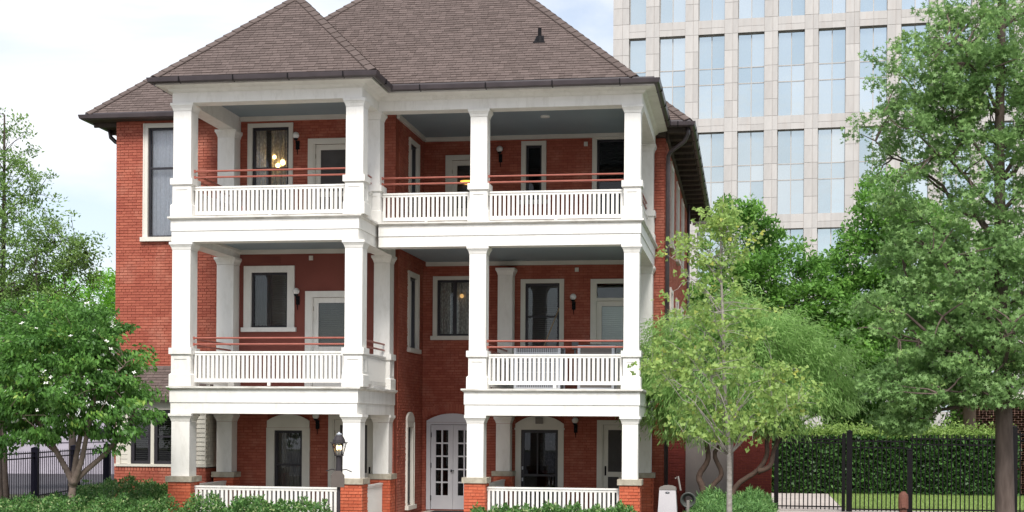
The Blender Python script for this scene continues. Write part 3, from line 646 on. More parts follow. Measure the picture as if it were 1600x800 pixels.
def hip_caps(p, q, seed=0):
    p, q = Vector(p), Vector(q); d = (q - p).normalized(); L_ = (q - p).length; n = int(L_ / .24); side = d.cross(Vector((0, 0, 1))).normalized(); up = side.cross(d).normalized()
    for i in range(n):
        a = p + d * (i * .24); c = a + d * .25; w_ = .14; dr = .055; 
        b_ = MB()
        for sg in (-1, 1):
            P = [a + up * .012, a + side * sg * w_ - up * dr, c + side * sg * w_ - up * dr, c + up * .012]
            b_.hexa([tuple(x) for x in P] + [tuple(x + up * (.028 if k in (0, 1) else .010)) for k, x in enumerate(P)], random.random())
        CAPS.append(b_)
def hiproof(x0, x1, y0, y1, z, t, keyf, seed=0, name='roof', caps=(1, 1, 1, 1), hfac=1.0):
    rb = MB(); w_ = x1 - x0; dp = y1 - y0; h = min(w_, dp) / 2; hh = h * t; nrm = math.sqrt(1 + t * t)
    xr0, xr1 = x0 + h, x1 - h; yr0, yr1 = y0 + h, y1 - h; sl_ = h * nrm
    roof_face(rb, (x0, y0, z), (1, 0, 0), Vector((0, 1, t)) / nrm, [(0, 0, w_), (sl_, h, w_ - h)], keyf[0], seed=seed)
    roof_face(rb, (x1, y0, z), (0, 1, 0), Vector((-1, 0, t)) / nrm, [(0, 0, dp), (sl_, h, dp - h)], keyf[1], seed=seed + 1)
    roof_face(rb, (x0, y0, z), (0, 1, 0), Vector((1, 0, t)) / nrm, [(0, 0, dp), (sl_, h, dp - h)], lambda a, b: 900, seed=seed + 2)
    rb.face([(x0, y1, z), (x1, y1, z), (xr1, yr1, z + hh), (xr0, yr1, z + hh)])
    rb.face([(x0, y0, z - .03), (x1, y0, z - .03), (x1, y1, z - .03), (x0, y1, z - .03)])
    hip_caps((x0, y0, z + .01), (xr0, yr0, z + hh)); hip_caps((x1, y0, z + .01), (xr1, yr0, z + hh))
    if dp > w_: hip_caps((xr0, yr0, z + hh), (xr0, yr1, z + hh))
    else: hip_caps((xr0, yr0, z + hh), (xr1, yr0, z + hh))
    return obj(name, rb, M['shingle'], house, at=((x0 + x1) / 2, y0, z))
K = lambda c: (lambda u, v: c + v)
rA = hiproof(-12.24, -7.50, 28.72, 33.46, 9.555, .97, (lambda u, v: abs(u - 2.4) * .6 + v, K(500)), 10)
rB = hiproof(-11.8, -2.30, 30.12, 50, 9.59, .95, (lambda u, v: (abs(u - 7) * .9 + v + 1) if u > 4.5 else 800, K(500)), 20)
rC = hiproof(-15.28, -12.24, 32.0, 50.4, 9.56, .97, (lambda u, v: (3 + v) if u < 3 else 900, K(900)), 30)
rD = hiproof(-12, -1.38, 34.5, 50.42, 9.58, .93, (K(400), K(400)), 40)
SH.sort(key=lambda s_: s_[0])
for s_ in SH[:300]:
    b = MB(); b.hexa(s_[1], s_[2]); obj('shingle', b, M['shingle'], rA if False else rB, at=s_[1][0])
b = MB()
for s_ in SH[300:]: b.hexa(s_[1], s_[2], back=False)
obj('shingle', b, M['shingle'], rB, kind='stuff')
for c in CAPS[:110]: obj('ridge_cap', c, M['cap'], rB, at=c.v[0])
b = MB()
for c in CAPS[110:]:
    n0 = len(b.v); b.v += c.v; b.f += [tuple(i + n0 for i in f) for f in c.f]; b.t += c.t
obj('ridge_cap', b, M['cap'], rB, kind='stuff')
# roof vent
b = MB(); vx, vy, vz = -4.50, 31.34, 10.74; b.lathe((vx, vy, vz), [(.11, -.1), (.08, .02), (.055, .06), (.04, .09), (.04, .26)], 10); b.box(vx - .13, vx + .13, vy - .13, vy - .10, vz - .11, vz - .07)
b.hexa([(vx - .12, vy - .12, vz - .1), (vx + .12, vy - .12, vz - .1), (vx + .08, vy + .08, vz + .1), (vx - .08, vy + .08, vz + .1), (vx - .12, vy - .12, vz - .08), (vx + .12, vy - .12, vz - .08), (vx + .08, vy + .08, vz + .12), (vx - .08, vy + .08, vz + .12)])
obj('vent_pipe', b, M['iron'], rB)

# bay window roof comes with the bay below; bricks are written after the bay

# --- balustrades and pipe rails --------------------------------------------------------
bal_mesh = {}
def balustrade(x0, y0, x1, y1, zb, zt, railw=.075, name='balustrade'):
    p, q = Vector((x0, y0, 0)), Vector((x1, y1, 0)); d = (q - p); Ln = d.length; d.normalize(); s = Vector((d.y, -d.x, 0))
    def bx(b, w0, z0, z1):
        A = p - s * w0; B = q - s * w0; c = q + s * w0; D = p + s * w0
        b.hexa([(A.x, A.y, z0), (B.x, B.y, z0), (c.x, c.y, z0), (D.x, D.y, z0), (A.x, A.y, z1), (B.x, B.y, z1), (c.x, c.y, z1), (D.x, D.y, z1)])
    b = MB(); bx(b, .045, zt - .035, zt); bx(b, .03, zt - .085, zt - .036); bx(b, .035, zb, zb + .075)
    mid = (p + q) / 2; b.box(mid.x - .03, mid.x + .03, mid.y - .03, mid.y + .03, zb - .07, zb - .001)
    ba = obj(name, b, M['white'], house, at=(mid.x, mid.y, zb))
    h = zt - .086 - (zb + .076); key = round(h, 3)
    if key not in bal_mesh:
        m_ = MB(); w_ = .0265; m_.box(-w_, w_, -w_, w_, 0, h); bal_mesh[key] = m_.mesh('baluster'); bal_mesh[key].materials.append(M['white'])
    n = int(round(Ln / .0955)); 
    for i in range(n):
        c = p + d * (Ln * (i + .5) / n); link('baluster', bal_mesh[key], None, ba, (c.x, c.y, zb + .076))
    return ba
Lb = 29.3; Rb = 30.64
for zb, zt in ((6.75, 7.35), (3.23, 3.88)):
    balustrade(-11.54, Lb, -8.22, Lb, zb, zt); balustrade(-11.75, Lb + .22, -11.75, 31.87, zb, zt)
balustrade(-8.02, Lb + .2, -8.02, 30.44, 6.75, 7.35); balustrade(-8.05, Lb + .2, -8.05, 31.88, 3.23, 3.88)
balustrade(-7.81, Rb, -5.86, Rb, 6.75, 7.35); balustrade(-5.47, Rb, -2.58, Rb, 6.75, 7.35); balustrade(-2.40, Rb + .2, -2.40, 34.78, 6.75, 7.35)
balustrade(-5.48, Rb, -2.57, Rb, 3.23, 3.88); balustrade(-5.70, Rb + .2, -5.75, 34.78, 3.23, 3.88); balustrade(-2.40, Rb + .2, -2.40, 34.78, 3.23, 3.88)
for a in ((-11.50, Lb, -8.28, Lb), (-11.745, Lb + .24, -11.78, 31.86), (-8.06, Lb + .24, -8.10, 31.86), (-5.47, Rb, -2.62, Rb), (-5.70, Rb + .24, -5.80, 34.76)): balustrade(*a, .33, 1.05)
def pipes(p, q, zs, lab=None):
    for z in zs:
        b = MB(); b.tube([(p[0], p[1], z), (q[0], q[1], z)], .021, 8)
        b.lathe((p[0], p[1], z - .03), [(.03, 0), (.03, .06)], 8)
        obj('pipe_rail', b, M['pipe'], house, at=(p[0], p[1], z), smooth=False)
for zs in ((7.55, 7.68), (4.03, 4.16)):
    pipes((-11.55, Lb), (-8.21, Lb), zs); pipes((-11.68, Lb + .2), (-11.68, 31.88), zs); 
    pipes((-5.48, Rb), (-2.57, Rb), zs); pipes((-2.40, Rb + .17), (-2.40, 34.8), zs)
pipes((-8.02, Lb + .19), (-8.02, 30.45), (7.55, 7.68)); pipes((-8.05, Lb + .19), (-8.07, 31.9), (4.03, 4.16))
pipes((-7.82, Rb), (-5.85, Rb), (7.55, 7.68)); pipes((-5.68, Rb + .18), (-5.75, 34.8), (4.03, 4.16))

# --- wall lamps ------------------------------------------------------------------------
def wall_lamp(tf, a, z):
    b = MB(tf); b.box(a - .045, a + .045, 0, .03, z - .30, z - .10); b.tube([(a, .02, z - .2), (a, .10, z - .19), (a, .15, z - .16), (a, .16, z - .09)], .014, 6)
    b.tube([(a, .03, z - .25), (a, .05, z - .34), (a, .02, z - .42)], [.014, .012, .006], 6)
    l_ = obj('wall_lamp', b, M['iron'], house, at=Vector(tf(a, 0, z)))
    g_ = MB(tf); R_ = .078; g_.lathe((a, .16, z - R_), [(R_ * math.sin(math.pi * k / 10) + .001, R_ * (1 - math.cos(math.pi * k / 10))) for k in range(11)], 16)
    o = obj('globe', g_, M['globe'], l_, smooth=True)
    f_ = MB(tf); f_.lathe((a, .16, z - R_ - .035), [(.03, 0), (.05, .03), (.052, .045)], 10); obj('lamp_cup', f_, M['iron'], l_)
for tf_, a, z in ((F1, -10.24, 8.97), (F1, -10.21, 5.40), (F1, -9.72, 2.55), (F2, -6.0, 9.1), (F2, -4.17, 5.48), (F2, -4.10, 2.49)): wall_lamp(tf_, a, z)
b = MB(F2); b.box(-4.2, -4.05, .0, .10, 4.22, 4.42); b.box(-4.15, -4.1, 0, .03, 4.0, 4.219); obj('meter_box', b, M['greybox'], house)

# --- low projecting bay on the left --------------------------------------------------------
bx0, bx1, by = -14.30, -12.14, 31.6
b = MB(); b.box(bx0, bx1, by, YB - .002, 0, 1.33); wl_ = obj('bay_base', b, M['mortar'], house, at=(bx0, by, 0))
bf = front(by); br_ = right(bx1)
bricks(bf, bx0, bx1, 0, 1.26, [], lambda a, z: (1.5 if z > .7 else 40), seed=77); bricks(br_, by, YB, 0, 1.26, [], lambda a, z: 41, seed=78)
for k in range(30):   # soldier course
    x = bx0 + (bx1 - bx0) * (k + .04) / 30; BR.append((41, bf, x, x + .062, 1.262, 1.36, .02, 'brick', random.random()))
b = MB(); b.box(bx0 - .03, bx1 + .03, by - .05, YB - .002, 1.362, 1.42); obj('sill', b, M['siding'], wl_)
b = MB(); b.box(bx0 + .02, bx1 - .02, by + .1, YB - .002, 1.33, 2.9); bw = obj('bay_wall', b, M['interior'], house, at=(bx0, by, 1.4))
b = MB(bf); b.box(bx0, bx0 + .1, -.12, .02, 1.42, 2.9); b.box(bx1 - .34, bx1 - .23, -.12, .02, 1.42, 2.66); b.box(-13.46, -13.38, -.12, .02, 1.42, 2.66); b.box(bx0 + .1, bx1 - .0, -.12, .022, 2.66, 2.92); b.box(-14.02, -13.94, -.12, .02, 1.42, 2.66); b.box(bx1 - .02, bx1 + .0, -.12, .02, 1.42, 2.66)
b.box(-12.88, -12.80, -.12, .02, 1.42, 2.66)
obj('corner_board', b, M['siding'], bw)
for k in range(12):
    z = 1.425 + k * .103
    b = MB(bf); b.hexa([(bx1 - .23, 0, z), (bx1 - .02, 0, z), (bx1 - .02, -.1, z), (bx1 - .23, -.1, z), (bx1 - .23, -.018, z + .1), (bx1 - .02, -.018, z + .1), (bx1 - .02, -.1, z + .1), (bx1 - .23, -.1, z + .1)]); obj('siding_board', b, M['siding'], bw)
    b = MB(br_); b.hexa([(by + .02, .01, z), (YB - .01, .01, z), (YB - .01, -.015, z), (by + .02, -.015, z), (by + .02, -.008, z + .1), (YB - .01, -.008, z + .1), (YB - .01, -.015, z + .1), (by + .02, -.015, z + .1)]); obj('siding_board', b, M['siding'], bw)
    b = MB(bf); b.box(bx0 + .1, -14.02, -.1, -.01, z, z + .095); obj('siding_board', b, M['siding'], bw)
for x0, x1 in ((-13.94, -13.46), (-13.38, -12.88), (-12.80, -12.48)):
    q = MB(bf); q.box(x0, x0 + .07, -.09, 0, 1.425, 2.655); q.box(x1 - .07, x1, -.09, 0, 1.425, 2.655); q.box(x0 + .07, x1 - .07, -.09, -.002, 2.57, 2.655); q.box(x0 + .07, x1 - .07, -.09, -.002, 1.425, 1.49)
    q.box(x0 + .07, x1 - .07, -.085, -.006, 2.03, 2.07); wn = obj('window', q, M['dark'], house, at=(x0, by, 1.42))
    p = MB(bf); p.box(x0 + .07, x1 - .07, -.055, -.05, 1.49, 2.57); obj('pane', p, M['glass'], wn)
    blind(bf, x0 + .08, x1 - .08, 1.5, 2.56, -.06, M['blind'], wn)
rb = MB(); nn = math.sqrt(1 + 1.2 ** 2); SH2 = SH; SH = []
roof_face(rb, (bx0 - .2, by - .2, 2.95), (1, 0, 0), Vector((0, 1, .85)) / math.sqrt(1 + .85 ** 2), [(0, 0, 2.56), (1.15, .5, 2.06)], lambda u, v: 0, seed=91)
rb.face([(bx1 + .2, by - .2, 2.95), (bx1 + .2, YB, 2.95), (bx1 - .3, YB, 3.7)]); rb.box(bx0 - .22, bx1 + .22, by - .22, YB - .01, 2.88, 2.95)
rbw = obj('bay_roof', rb, M['shingle'], house, at=(bx0, by, 2.95)); b = MB()
for s_ in SH: b.hexa(s_[1], s_[2])
obj('shingle', b, M['shingle'], rbw, kind='stuff')

# --- write all the bricks -------------------------------------------------------------------
BR.sort(key=lambda q: q[0])
bm_ = {}
for i, (k, tf_, u, v, za, zb, d, mm, tt) in enumerate(BR):
    if i < 300:
        b = MB(tf_); b.box(u, v, 0, d, za, zb, tt); obj('brick', b, M[mm], walls['F1'], at=Vector(tf_(u, 0, za)))
    else:
        b = bm_.setdefault(mm, MB()); b.tf = tf_; b.box(u, v, 0, d, za, zb, tt)
for mm, b in bm_.items(): b.tf = None; obj('brickwork', b, M[mm], house, kind='stuff')

# ================================================================== THINGS AT THE HOUSE
# chandelier behind the top-left window
ch = thing('chandelier', 'chandelier with three lit bulbs seen through the top left porch window', 'chandelier', (-10.85, 32.62, 8.2))
b = MB(); b.tube([(-10.8, 32.62, 9.4), (-10.8, 32.62, 8.6)], .01, 6)
for x, z in ((-10.88, 8.52), (-10.70, 8.40), (-10.80, 8.33)): b.tube([(-10.8, 32.62, 8.65), (x, 32.6, z + .06)], .008, 5)
obj('chandelier_frame', b, M['iron'], ch)
for x, z, r_ in ((-10.88, 8.56, .045), (-10.68, 8.43, .065), (-10.80, 8.36, .055)):
    b = MB(); b.lathe((x, 32.55, z - r_), [(r_ * math.sin(math.pi * k / 6) + .001, r_ * (1 - math.cos(math.pi * k / 6))) for k in range(7)], 10); obj('bulb', b, M['bulb'], ch, smooth=True)
pl = thing('pendant_light', 'yellow lit bowl light seen through the glazed door on the top right porch', 'light', (-6.83, 35.5, 8.2))
b = MB(); b.tube([(-6.86, 35.42, 8.95), (-6.86, 35.42, 8.38)], .01, 6); obj('cord', b, M['iron'], pl)
b = MB(); b.lathe((-6.86, 35.42, 8.28), [(.03, 0), (.13, .03), (.19, .09), (.20, .11)], 16); obj('bowl', b, M['bowl'], pl, smooth=True)
pl = thing('pendant_light', 'small glowing bulb light seen through the square window between the columns', 'light', (-6.75, 35.6, 5.3))
b = MB(); b.lathe((-6.98, 35.38, 5.50), [(.02, 0), (.05, .03), (.05, .07), (.02, .10)], 10); obj('bulb', b, M['faintbulb'], pl, smooth=True)
b = MB(); b.tube([(-6.98, 35.38, 6.0), (-6.98, 35.38, 5.6)], .008, 6); obj('cord', b, M['iron'], pl)

# AC units on the middle right porch
def ac(x0, x1, y0, y1, z0, z1, lab, dark):
    t = thing('air_conditioner', lab, 'air conditioner', ((x0 + x1) / 2, (y0 + y1) / 2, z0))
    b = MB(); b.box(x0 + .03, x1 - .03, y0 + .03, y1 - .03, z0 + .02, z1 - .05); obj('coil', b, M['acdark' if dark else 'acfin'], t)
    b = MB()
    for x in (x0, x1 - .06):
        for y in (y0, y1 - .06): b.box(x, x + .06, y, y + .06, z0 + .001, z1 - .04)
    b.box(x0, x1, y0, y1, z1 - .04, z1 - .005 if not dark else z1 - .01); b.box(x0 + .06, x1 - .06, y0, y0 + .02, z0, z0 + .08)
    if not dark: b.box(x0 + .06, x1 - .06, y0 + .0, y0 + .012, z1 - .2, z1 - .17)
    obj('casing', b, M['acmetal'], t)
    b = MB(); n = 34 if dark else 22
    for i in range(n):
        x = x0 + .06 + (x1 - x0 - .12) * (i + .5) / n; b.box(x - .006, x + .006, y0 + .012, y0 + .022, z0 + .08, z1 - .04)
    for k in range(4): b.box(x0 + .06, x1 - .06, y0 + .004, y0 + .011, z0 + .2 + k * .22, z0 + .215 + k * .22)
    obj('grille', b, M['acmetal' if not dark else 'pedtop'], t, kind='stuff')
    b = MB(); cx, cy = (x0 + x1) / 2, (y0 + y1) / 2
    for k in range(6):
        r_ = .08 + k * .06; b.tube([(cx + r_ * math.cos(a), cy + r_ * math.sin(a), z1 + .004) for a in [j * math.pi / 8 for j in range(17)]], .006, 4, False)
    obj('fan_guard', b, M['iron'], t)
ac(-5.22, -4.16, 32.6, 33.5, 3.142, 4.16, 'large pale grey condenser unit on the middle porch near the left column', False)
ac(-3.78, -2.95, 32.7, 33.4, 3.142, 4.19, 'dark slatted condenser unit on the middle porch beside the right column', True)
b = MB(); b.tube([(-4.86, 33.6, 3.15), (-4.78, 34.0, 4.1), (-4.52, YW - .02 - .05, 5.22)], .013, 6); tag(obj('broom_pole', b, M['wood'], None, at=(-4.86, 33.6, 3.15)), 'thin tan pole leaning against the dark window behind the condenser units', 'pole')

b = MB(); b.box(-11.34, -11.26, 31.45, 31.5, 6.702, 7.26); tag(obj('red_board', b, mat('orange_red_plastic', (.62, .07, .03, 1), rough=.5), None, at=(-11.3, 31.5, 6.7)), 'narrow orange red upright board behind the top left railing', 'board')
# door mat
b = MB(); b.box(-7.5, -6.7, 34.2, 34.8, .252, .27); tag(obj('door_mat', b, M['rubber'], None, at=(-7.1, 34.5, .25)), 'black door mat in front of the french doors', 'mat')

# gas lamp post
gx, gy = -7.93, 27.8
lp = thing('lamp_post', 'dark post lantern with lit mantles standing before the left porch pier', 'lamp post', (gx, gy, 0))
b = MB(); b.lathe((gx, gy, 0), [(.06, 0), (.06, .1), (.035, .14), (.035, 1.2)], 10); b.lathe((gx, gy, 1.2), [(.055, 0), (.06, .2), (.055, .52), (.075, .56)], 12); obj('post', b, M['post'], lp)
b = MB(); b.tube([(gx - .26, gy, 1.44), (gx - .15, gy, 1.475), (gx, gy, 1.46), (gx + .15, gy, 1.475), (gx + .26, gy, 1.43)], .011, 6); obj('ladder_bar', b, M['post'], lp)
b = MB(); b.prism([(gx - .135, 1.13), (gx + .135, 1.13), (gx + .135, 1.36), (gx + .06, 1.45), (gx - .06, 1.45), (gx - .135, 1.36)], gy - .09, gy - .065); b.box(gx - .02, gx + .02, gy - .064, gy - .03, 1.2, 1.4); obj('sign_plate', b, M['plate'], lp)
b = MB(); z0, z1 = 1.76, 1.99; r0, r1 = .065, .115
for sx in (-1, 1):
    for sy in (-1, 1): b.tube([(gx + sx * r0, gy + sy * r0, z0), (gx + sx * r1, gy + sy * r1, z1)], .009, 4)
b.frus(gx, gy, z0 - .02, z0, .075, .075); b.frus(gx, gy, z1, z1 + .02, .14, .14); b.lathe((gx, gy, z1 + .02), [(.125, 0), (.115, .05), (.085, .11), (.05, .14)], 12)
obj('lantern_frame', b, M['post'], lp)
b = MB(); b.lathe((gx, gy, z1 + .16), [(.05, 0), (.06, .02), (.02, .045), (.012, .06)], 10); obj('finial', b, M['acmetal'], lp)
b = MB(); b.frus(gx, gy, z0 + .002, z1 - .002, r0 - .004, r1 - .004); obj('lantern_glass', b, M['glass'], lp)
for dx in (-.032, .032):
    b = MB(); b.lathe((gx + dx, gy, z0 + .10), [(.008, 0), (.022, .02), (.024, .06), (.012, .09)], 8); obj('mantle', b, M['flame'], lp, smooth=True)
    b = MB(); b.lathe((gx + dx, gy, z0 + .01), [(.018, 0), (.022, .06), (.012, .09)], 8); obj('burner', b, M['acmetal'], lp)

# utility pedestal
t = thing('utility_pedestal', 'pale grey utility cabinet with a taupe curved lid at the right corner of the house', 'utility box', (-1.59, 30, 0))
b = MB(); b.hexa([(-1.82, 29.85, 0), (-1.36, 29.85, 0), (-1.36, 30.2, 0), (-1.82, 30.2, 0), (-1.755, 29.88, 1.07), (-1.425, 29.88, 1.07), (-1.425, 30.17, 1.07), (-1.755, 30.17, 1.07)]); obj('cabinet', b, M['pedestal'], t)
b = MB(); b.prism([(-1.765, 1.072), (-1.415, 1.072), (-1.43, 1.12), (-1.50, 1.15), (-1.59, 1.16), (-1.68, 1.15), (-1.75, 1.12)], 29.87, 30.18); obj('lid', b, M['pedtop'], t)
b = MB(); b.prism([(-1.59 + .045 * math.cos(a), 1.015 + .017 * math.sin(a)) for a in [k * math.pi / 6 for k in range(12)]], 29.868, 29.89); obj('badge', b, M['dark'], t)
b = MB(); b.prism([(-1.605, 1.010), (-1.57, 1.010), (-1.57, 1.020), (-1.605, 1.020)], 29.864, 29.8675); obj('badge_lettering', b, M['acmetal'], t)
# hose reel and tap
t = thing('hose_reel', 'coiled garden hose on a reel beside the downspout', 'hose reel', (-1.3, 31.2, 0))
b = MB()
for k in range(4): b.tube([(-1.22 + (.15 - .015 * k) * math.cos(a), 31.2 + .04 * k, .80 + (.15 - .015 * k) * math.sin(a)) for a in [j * math.pi / 10 for j in range(21)]], .022, 6, False)
obj('hose', b, M['hose'], t)
b = MB(); b.box(-1.25, -1.19, 31.15, 31.35, 0, .80); b.tube([(-1.5, 31.3, 1.25), (-1.44, 31.3, 1.3), (-1.38, 31.25, 1.0)], .02, 6); obj('stand', b, M['pedtop'], t)

# bollard with a rusty cap at lower right
b = MB(); b.lathe((3.10, 30, 0), [(.075, 0), (.075, .74), (.10, .76), (.10, .98), (.09, 1.04), (.06, 1.07), (.04, 1.10)], 14); b.box(3.06, 3.14, 29.88, 29.92, .78, .86)
tag(obj('bollard', b, M['hydrant'], None, at=(3.1, 30, 0)), 'rusty red brown bollard in front of the black fence', 'bollard')

# ================================================================== GARAGE BEHIND
gar = thing('garage', 'low shade-darkened red brick wall of an outbuilding with a taupe panel door behind the shrubs', 'garage', (-.6, 36.4, 0))
b = MB(); b.box(-1.96, .60, 36.4, 44, 0, 2.9); obj('wall', b, M['mortar'], gar)
SB = BR; BR = []
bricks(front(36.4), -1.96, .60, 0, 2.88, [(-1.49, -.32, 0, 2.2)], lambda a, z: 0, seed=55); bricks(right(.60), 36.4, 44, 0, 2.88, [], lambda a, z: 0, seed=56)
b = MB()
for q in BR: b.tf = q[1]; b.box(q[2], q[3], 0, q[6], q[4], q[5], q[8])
b.tf = None; obj('brickwork', b, M['shadebrick'], gar, kind='stuff')
b = MB(front(36.4)); b.box(-1.49, -.32, 0, .03, 0, 2.2); b.box(-1.49, -1.43, .03, .06, 0, 2.2); b.box(-.38, -.32, .03, .06, 0, 2.2); b.box(-1.0, -.985, .03, .036, 0, 2.2); obj('door', b, M['garage'], gar)
b = MB(); b.box(-1.96, .68, 36.3, 44.1, 2.9, 3.05); obj('roof', b, M['soffit'], gar)

# ================================================================== FENCES
def fence(p, q, zt, zb, pitch, label, matn, rails, posts, thick=.0095, spear=.12, group=None, postr=.04, name='iron_fence'):
    p, q = Vector((p[0], p[1], 0)), Vector((q[0], q[1], 0)); d = q - p; Ln = d.length; ang = math.atan2(d.y, d.x)
    t = thing(name, label, 'fence', p, ang, group, local=True)
    for z in rails: b = MB(); b.box(0, Ln, -.018, .018, z - .018, z + .018); obj('rail', b, M[matn], t, at=(0, 0, z))
    m_ = MB(); m_.box(-thick, thick, -thick, thick, 0, zt - zb - spear * .6); m_.frus(0, 0, zt - zb - spear * .6, zt - zb, thick * 1.3, .001); me = m_.mesh('picket'); me.materials.append(M[matn])
    n = int(Ln / pitch)
    for i in range(n): link('picket', me, None, t, (pitch * (i + .5), 0, zb))
    for s_, w_, h in posts:
        b = MB(); b.box(s_ - w_, s_ + w_, -w_, w_, 0, h); b.frus(s_, 0, h + .001, h + .05, w_ * 1.2, .005); obj('post', b, M[matn], t, at=(s_, 0, 0))
    return t
fence((.82, 41.7), (2.74, 41.7), 2.16, .06, .118, 'black iron gate section of the fence over the driveway', 'iron', (2.12 - .1, 1.93, .14), ((0, .05, 2.1), (1.86, .045, 2.16)), group=None, name='iron_gate', thick=.015)
fence((2.84, 41.7), (4.42, 41.7), 2.06, .03, .118, 'black iron fence section between the driveway gate and the middle post', 'iron', (1.98, 1.80, .08), ((0, .075, 2.25), ), thick=.015)
fence((4.48, 41.7), (7.17, 41.7), 2.2, .03, .118, 'black iron fence section in front of the ivy hedge left of the oak trunk', 'iron', (2.06, 1.90, .10), ((0, .07, 1.75), (2.62, .07, 2.3)), thick=.015)
fence((7.24, 41.7), (12, 41.7), 2.3, .03, .118, 'black iron fence section at the far right beside the brick wall', 'iron', (2.2, 2.04, .10), ((0.02, .075, 2.4), (3, .07, 2.3)), thick=.015)
fence((-20.55, 37.2), (-22.9, 51.2), 1.5, .03, .20, 'blue black iron fence running along the street behind the dogwood', 'navyiron', (1.42, 1.27, .12), tuple((k, .07 if k % 2 else .10, 1.56) for k in (.9, 4, 8, 12)), thick=.009)

# ================================================================== LEFT BACKGROUND
b = MB(); b.hexa([(-48, 58, 0), (-17, 64, 0), (-17, 64.6, 0), (-48, 58.6, 0), (-48, 58, 1.0), (-17, 64, 1.75), (-17, 64.6, 1.75), (-48, 58.6, 1.0)])
b.hexa([(-48, 57.95, 1.0), (-17, 63.95, 1.75), (-17, 64.65, 1.75), (-48, 58.65, 1.0), (-48, 57.95, 1.12), (-17, 63.95, 1.87), (-17, 64.65, 1.87), (-48, 58.65, 1.12)])
tag(obj('retaining_wall', b, M['greyconcrete'], None, at=(-30, 61, 0)), 'long grey concrete ramp wall seen through the left fence', 'wall')
b = MB(); b.box(-60, -22, 88, 100, 0, 2.3); t = thing('low_building', 'pale low building far behind the left fence', 'building', (-40, 88, 0))
obj('wall', b, M['greyconcrete'], t)
for k in range(9):
    b = MB(); b.box(-58 + k * 4, -56 + k * 4, 87.96, 87.99, 1.0, 1.9); obj('window', b, M['darkglass'], t)

# brick building behind the oak
nb = thing('neighbour_building', 'red brick building behind the ivy hedge at the far right', 'building', (12, 53.5, 0))
b = MB(); b.box(8.0, 24, 53.5, 60, 0, 3.4); obj('wall', b, M['farmortar'], nb); BR = []
bricks(front(53.5), 8.0, 16, 0, 3.4, [], lambda a, z: 0, L_=.24, H_=.085, seed=5); b = MB()
for q in BR: b.tf = q[1]; b.box(q[2], q[3], 0, q[6], q[4], q[5], q[8], back=False)
b.tf = None; obj('brickwork', b, M['farbrick'], nb, kind='stuff')
b = MB(); b.box(7.8, 24.2, 53.3, 60.2, 3.4, 3.6); obj('roof', b, M['cream'], nb)

# ================================================================== OFFICE TOWER
OR = (-10.65, 115.0, 0); oang = -math.radians(4.1)
off = thing('office_building', 'tall pale granite office building with tall paired blue glass windows', 'office building', OR, oang, local=True)
U1 = 43.0; ROWS = [(41.57, 48.07), (33.95, 40.45), (26.3, 32.83), (18.7, 25.2), (11.1, 17.56), (3.5, 9.95)]
COLS = [(1.28, 2.6)] + [(3.68 + 3.06 * k, 5.70 + 3.06 * k) for k in range(13)]
b = MB(); b.box(.1, U1, .75, 40, 0, 50); obj('core', b, M['officejoint'], off)
b = MB(); edges = [(0, COLS[0][0])] + [(COLS[i][1], COLS[i + 1][0]) for i in range(len(COLS) - 1)] + [(COLS[-1][1], U1)]
for e0, e1 in edges: b.box(e0 + .02, e1 - .02, .04, .74, 0, 50)
zed = [(0, 3.5), (9.95, 11.1), (17.56, 18.7), (25.2, 26.3), (32.83, 33.95), (40.45, 41.57), (48.07, 50)]
for z0, z1 in zed:
    for c0, c1 in COLS: b.box(c0 - .02, c1 + .02, .05, .74, z0 + .02, z1 - .02)
obj('facade_frame', b, M['officejoint'], off)
pan = []
for e0, e1 in edges:
    n = 2 if e1 - e0 < 1.5 else 3
    zl = sorted({z for r_ in ROWS for z in (r_[0], r_[1], r_[0] + (r_[1] - r_[0]) * .2, r_[0] + (r_[1] - r_[0]) * .41, r_[0] + (r_[1] - r_[0]) * .6, r_[0] + (r_[1] - r_[0]) * .8)} | {0, 1.8, 50})
    for i in range(len(zl) - 1):
        for j in range(n):
            s_ = (e1 - e0) / n; sh = .12 if (j and n == 2) else 0; sh2 = .12 if (j == 0 and n == 2) else 0
            pan.append((0 if 9 < zl[i] < 41 and e0 < 22 else 9, e0 + j * s_ + .012 + sh, e0 + (j + 1) * s_ - .012 + sh2, 0, .1, zl[i] + .012, zl[i + 1] - .012))
for z0, z1 in zed:
    for c0, c1 in COLS:
        for a_, b_ in (((c0, (c0 + c1) / 2), ((c0 + c1) / 2, c1)) if c1 - c0 > 1.5 else ((c0, c1),)):
            zm = z0 + (z1 - z0) * .45
            pan.append((1 if 9 < z0 < 41 and c0 < 22 else 9, a_ + .012, b_ - .012, .02, .12, z0 + .02, zm - .01)); pan.append((1 if 9 < z0 < 41 and c0 < 22 else 9, a_ + .012, b_ - .012, .02, .12, zm + .01, z1 - .02))
pan.sort(key=lambda q: q[0]); bs_ = MB()
for i, q in enumerate(pan):
    if i < 300: b = MB(); b.box(*q[1:], random.random()); obj('stone_panel', b, M['officestone'], off, at=(q[1], 0, q[5]))
    else: bs_.box(*q[1:], random.random())
obj('stone_panel', bs_, M['officestone'], off, kind='stuff')
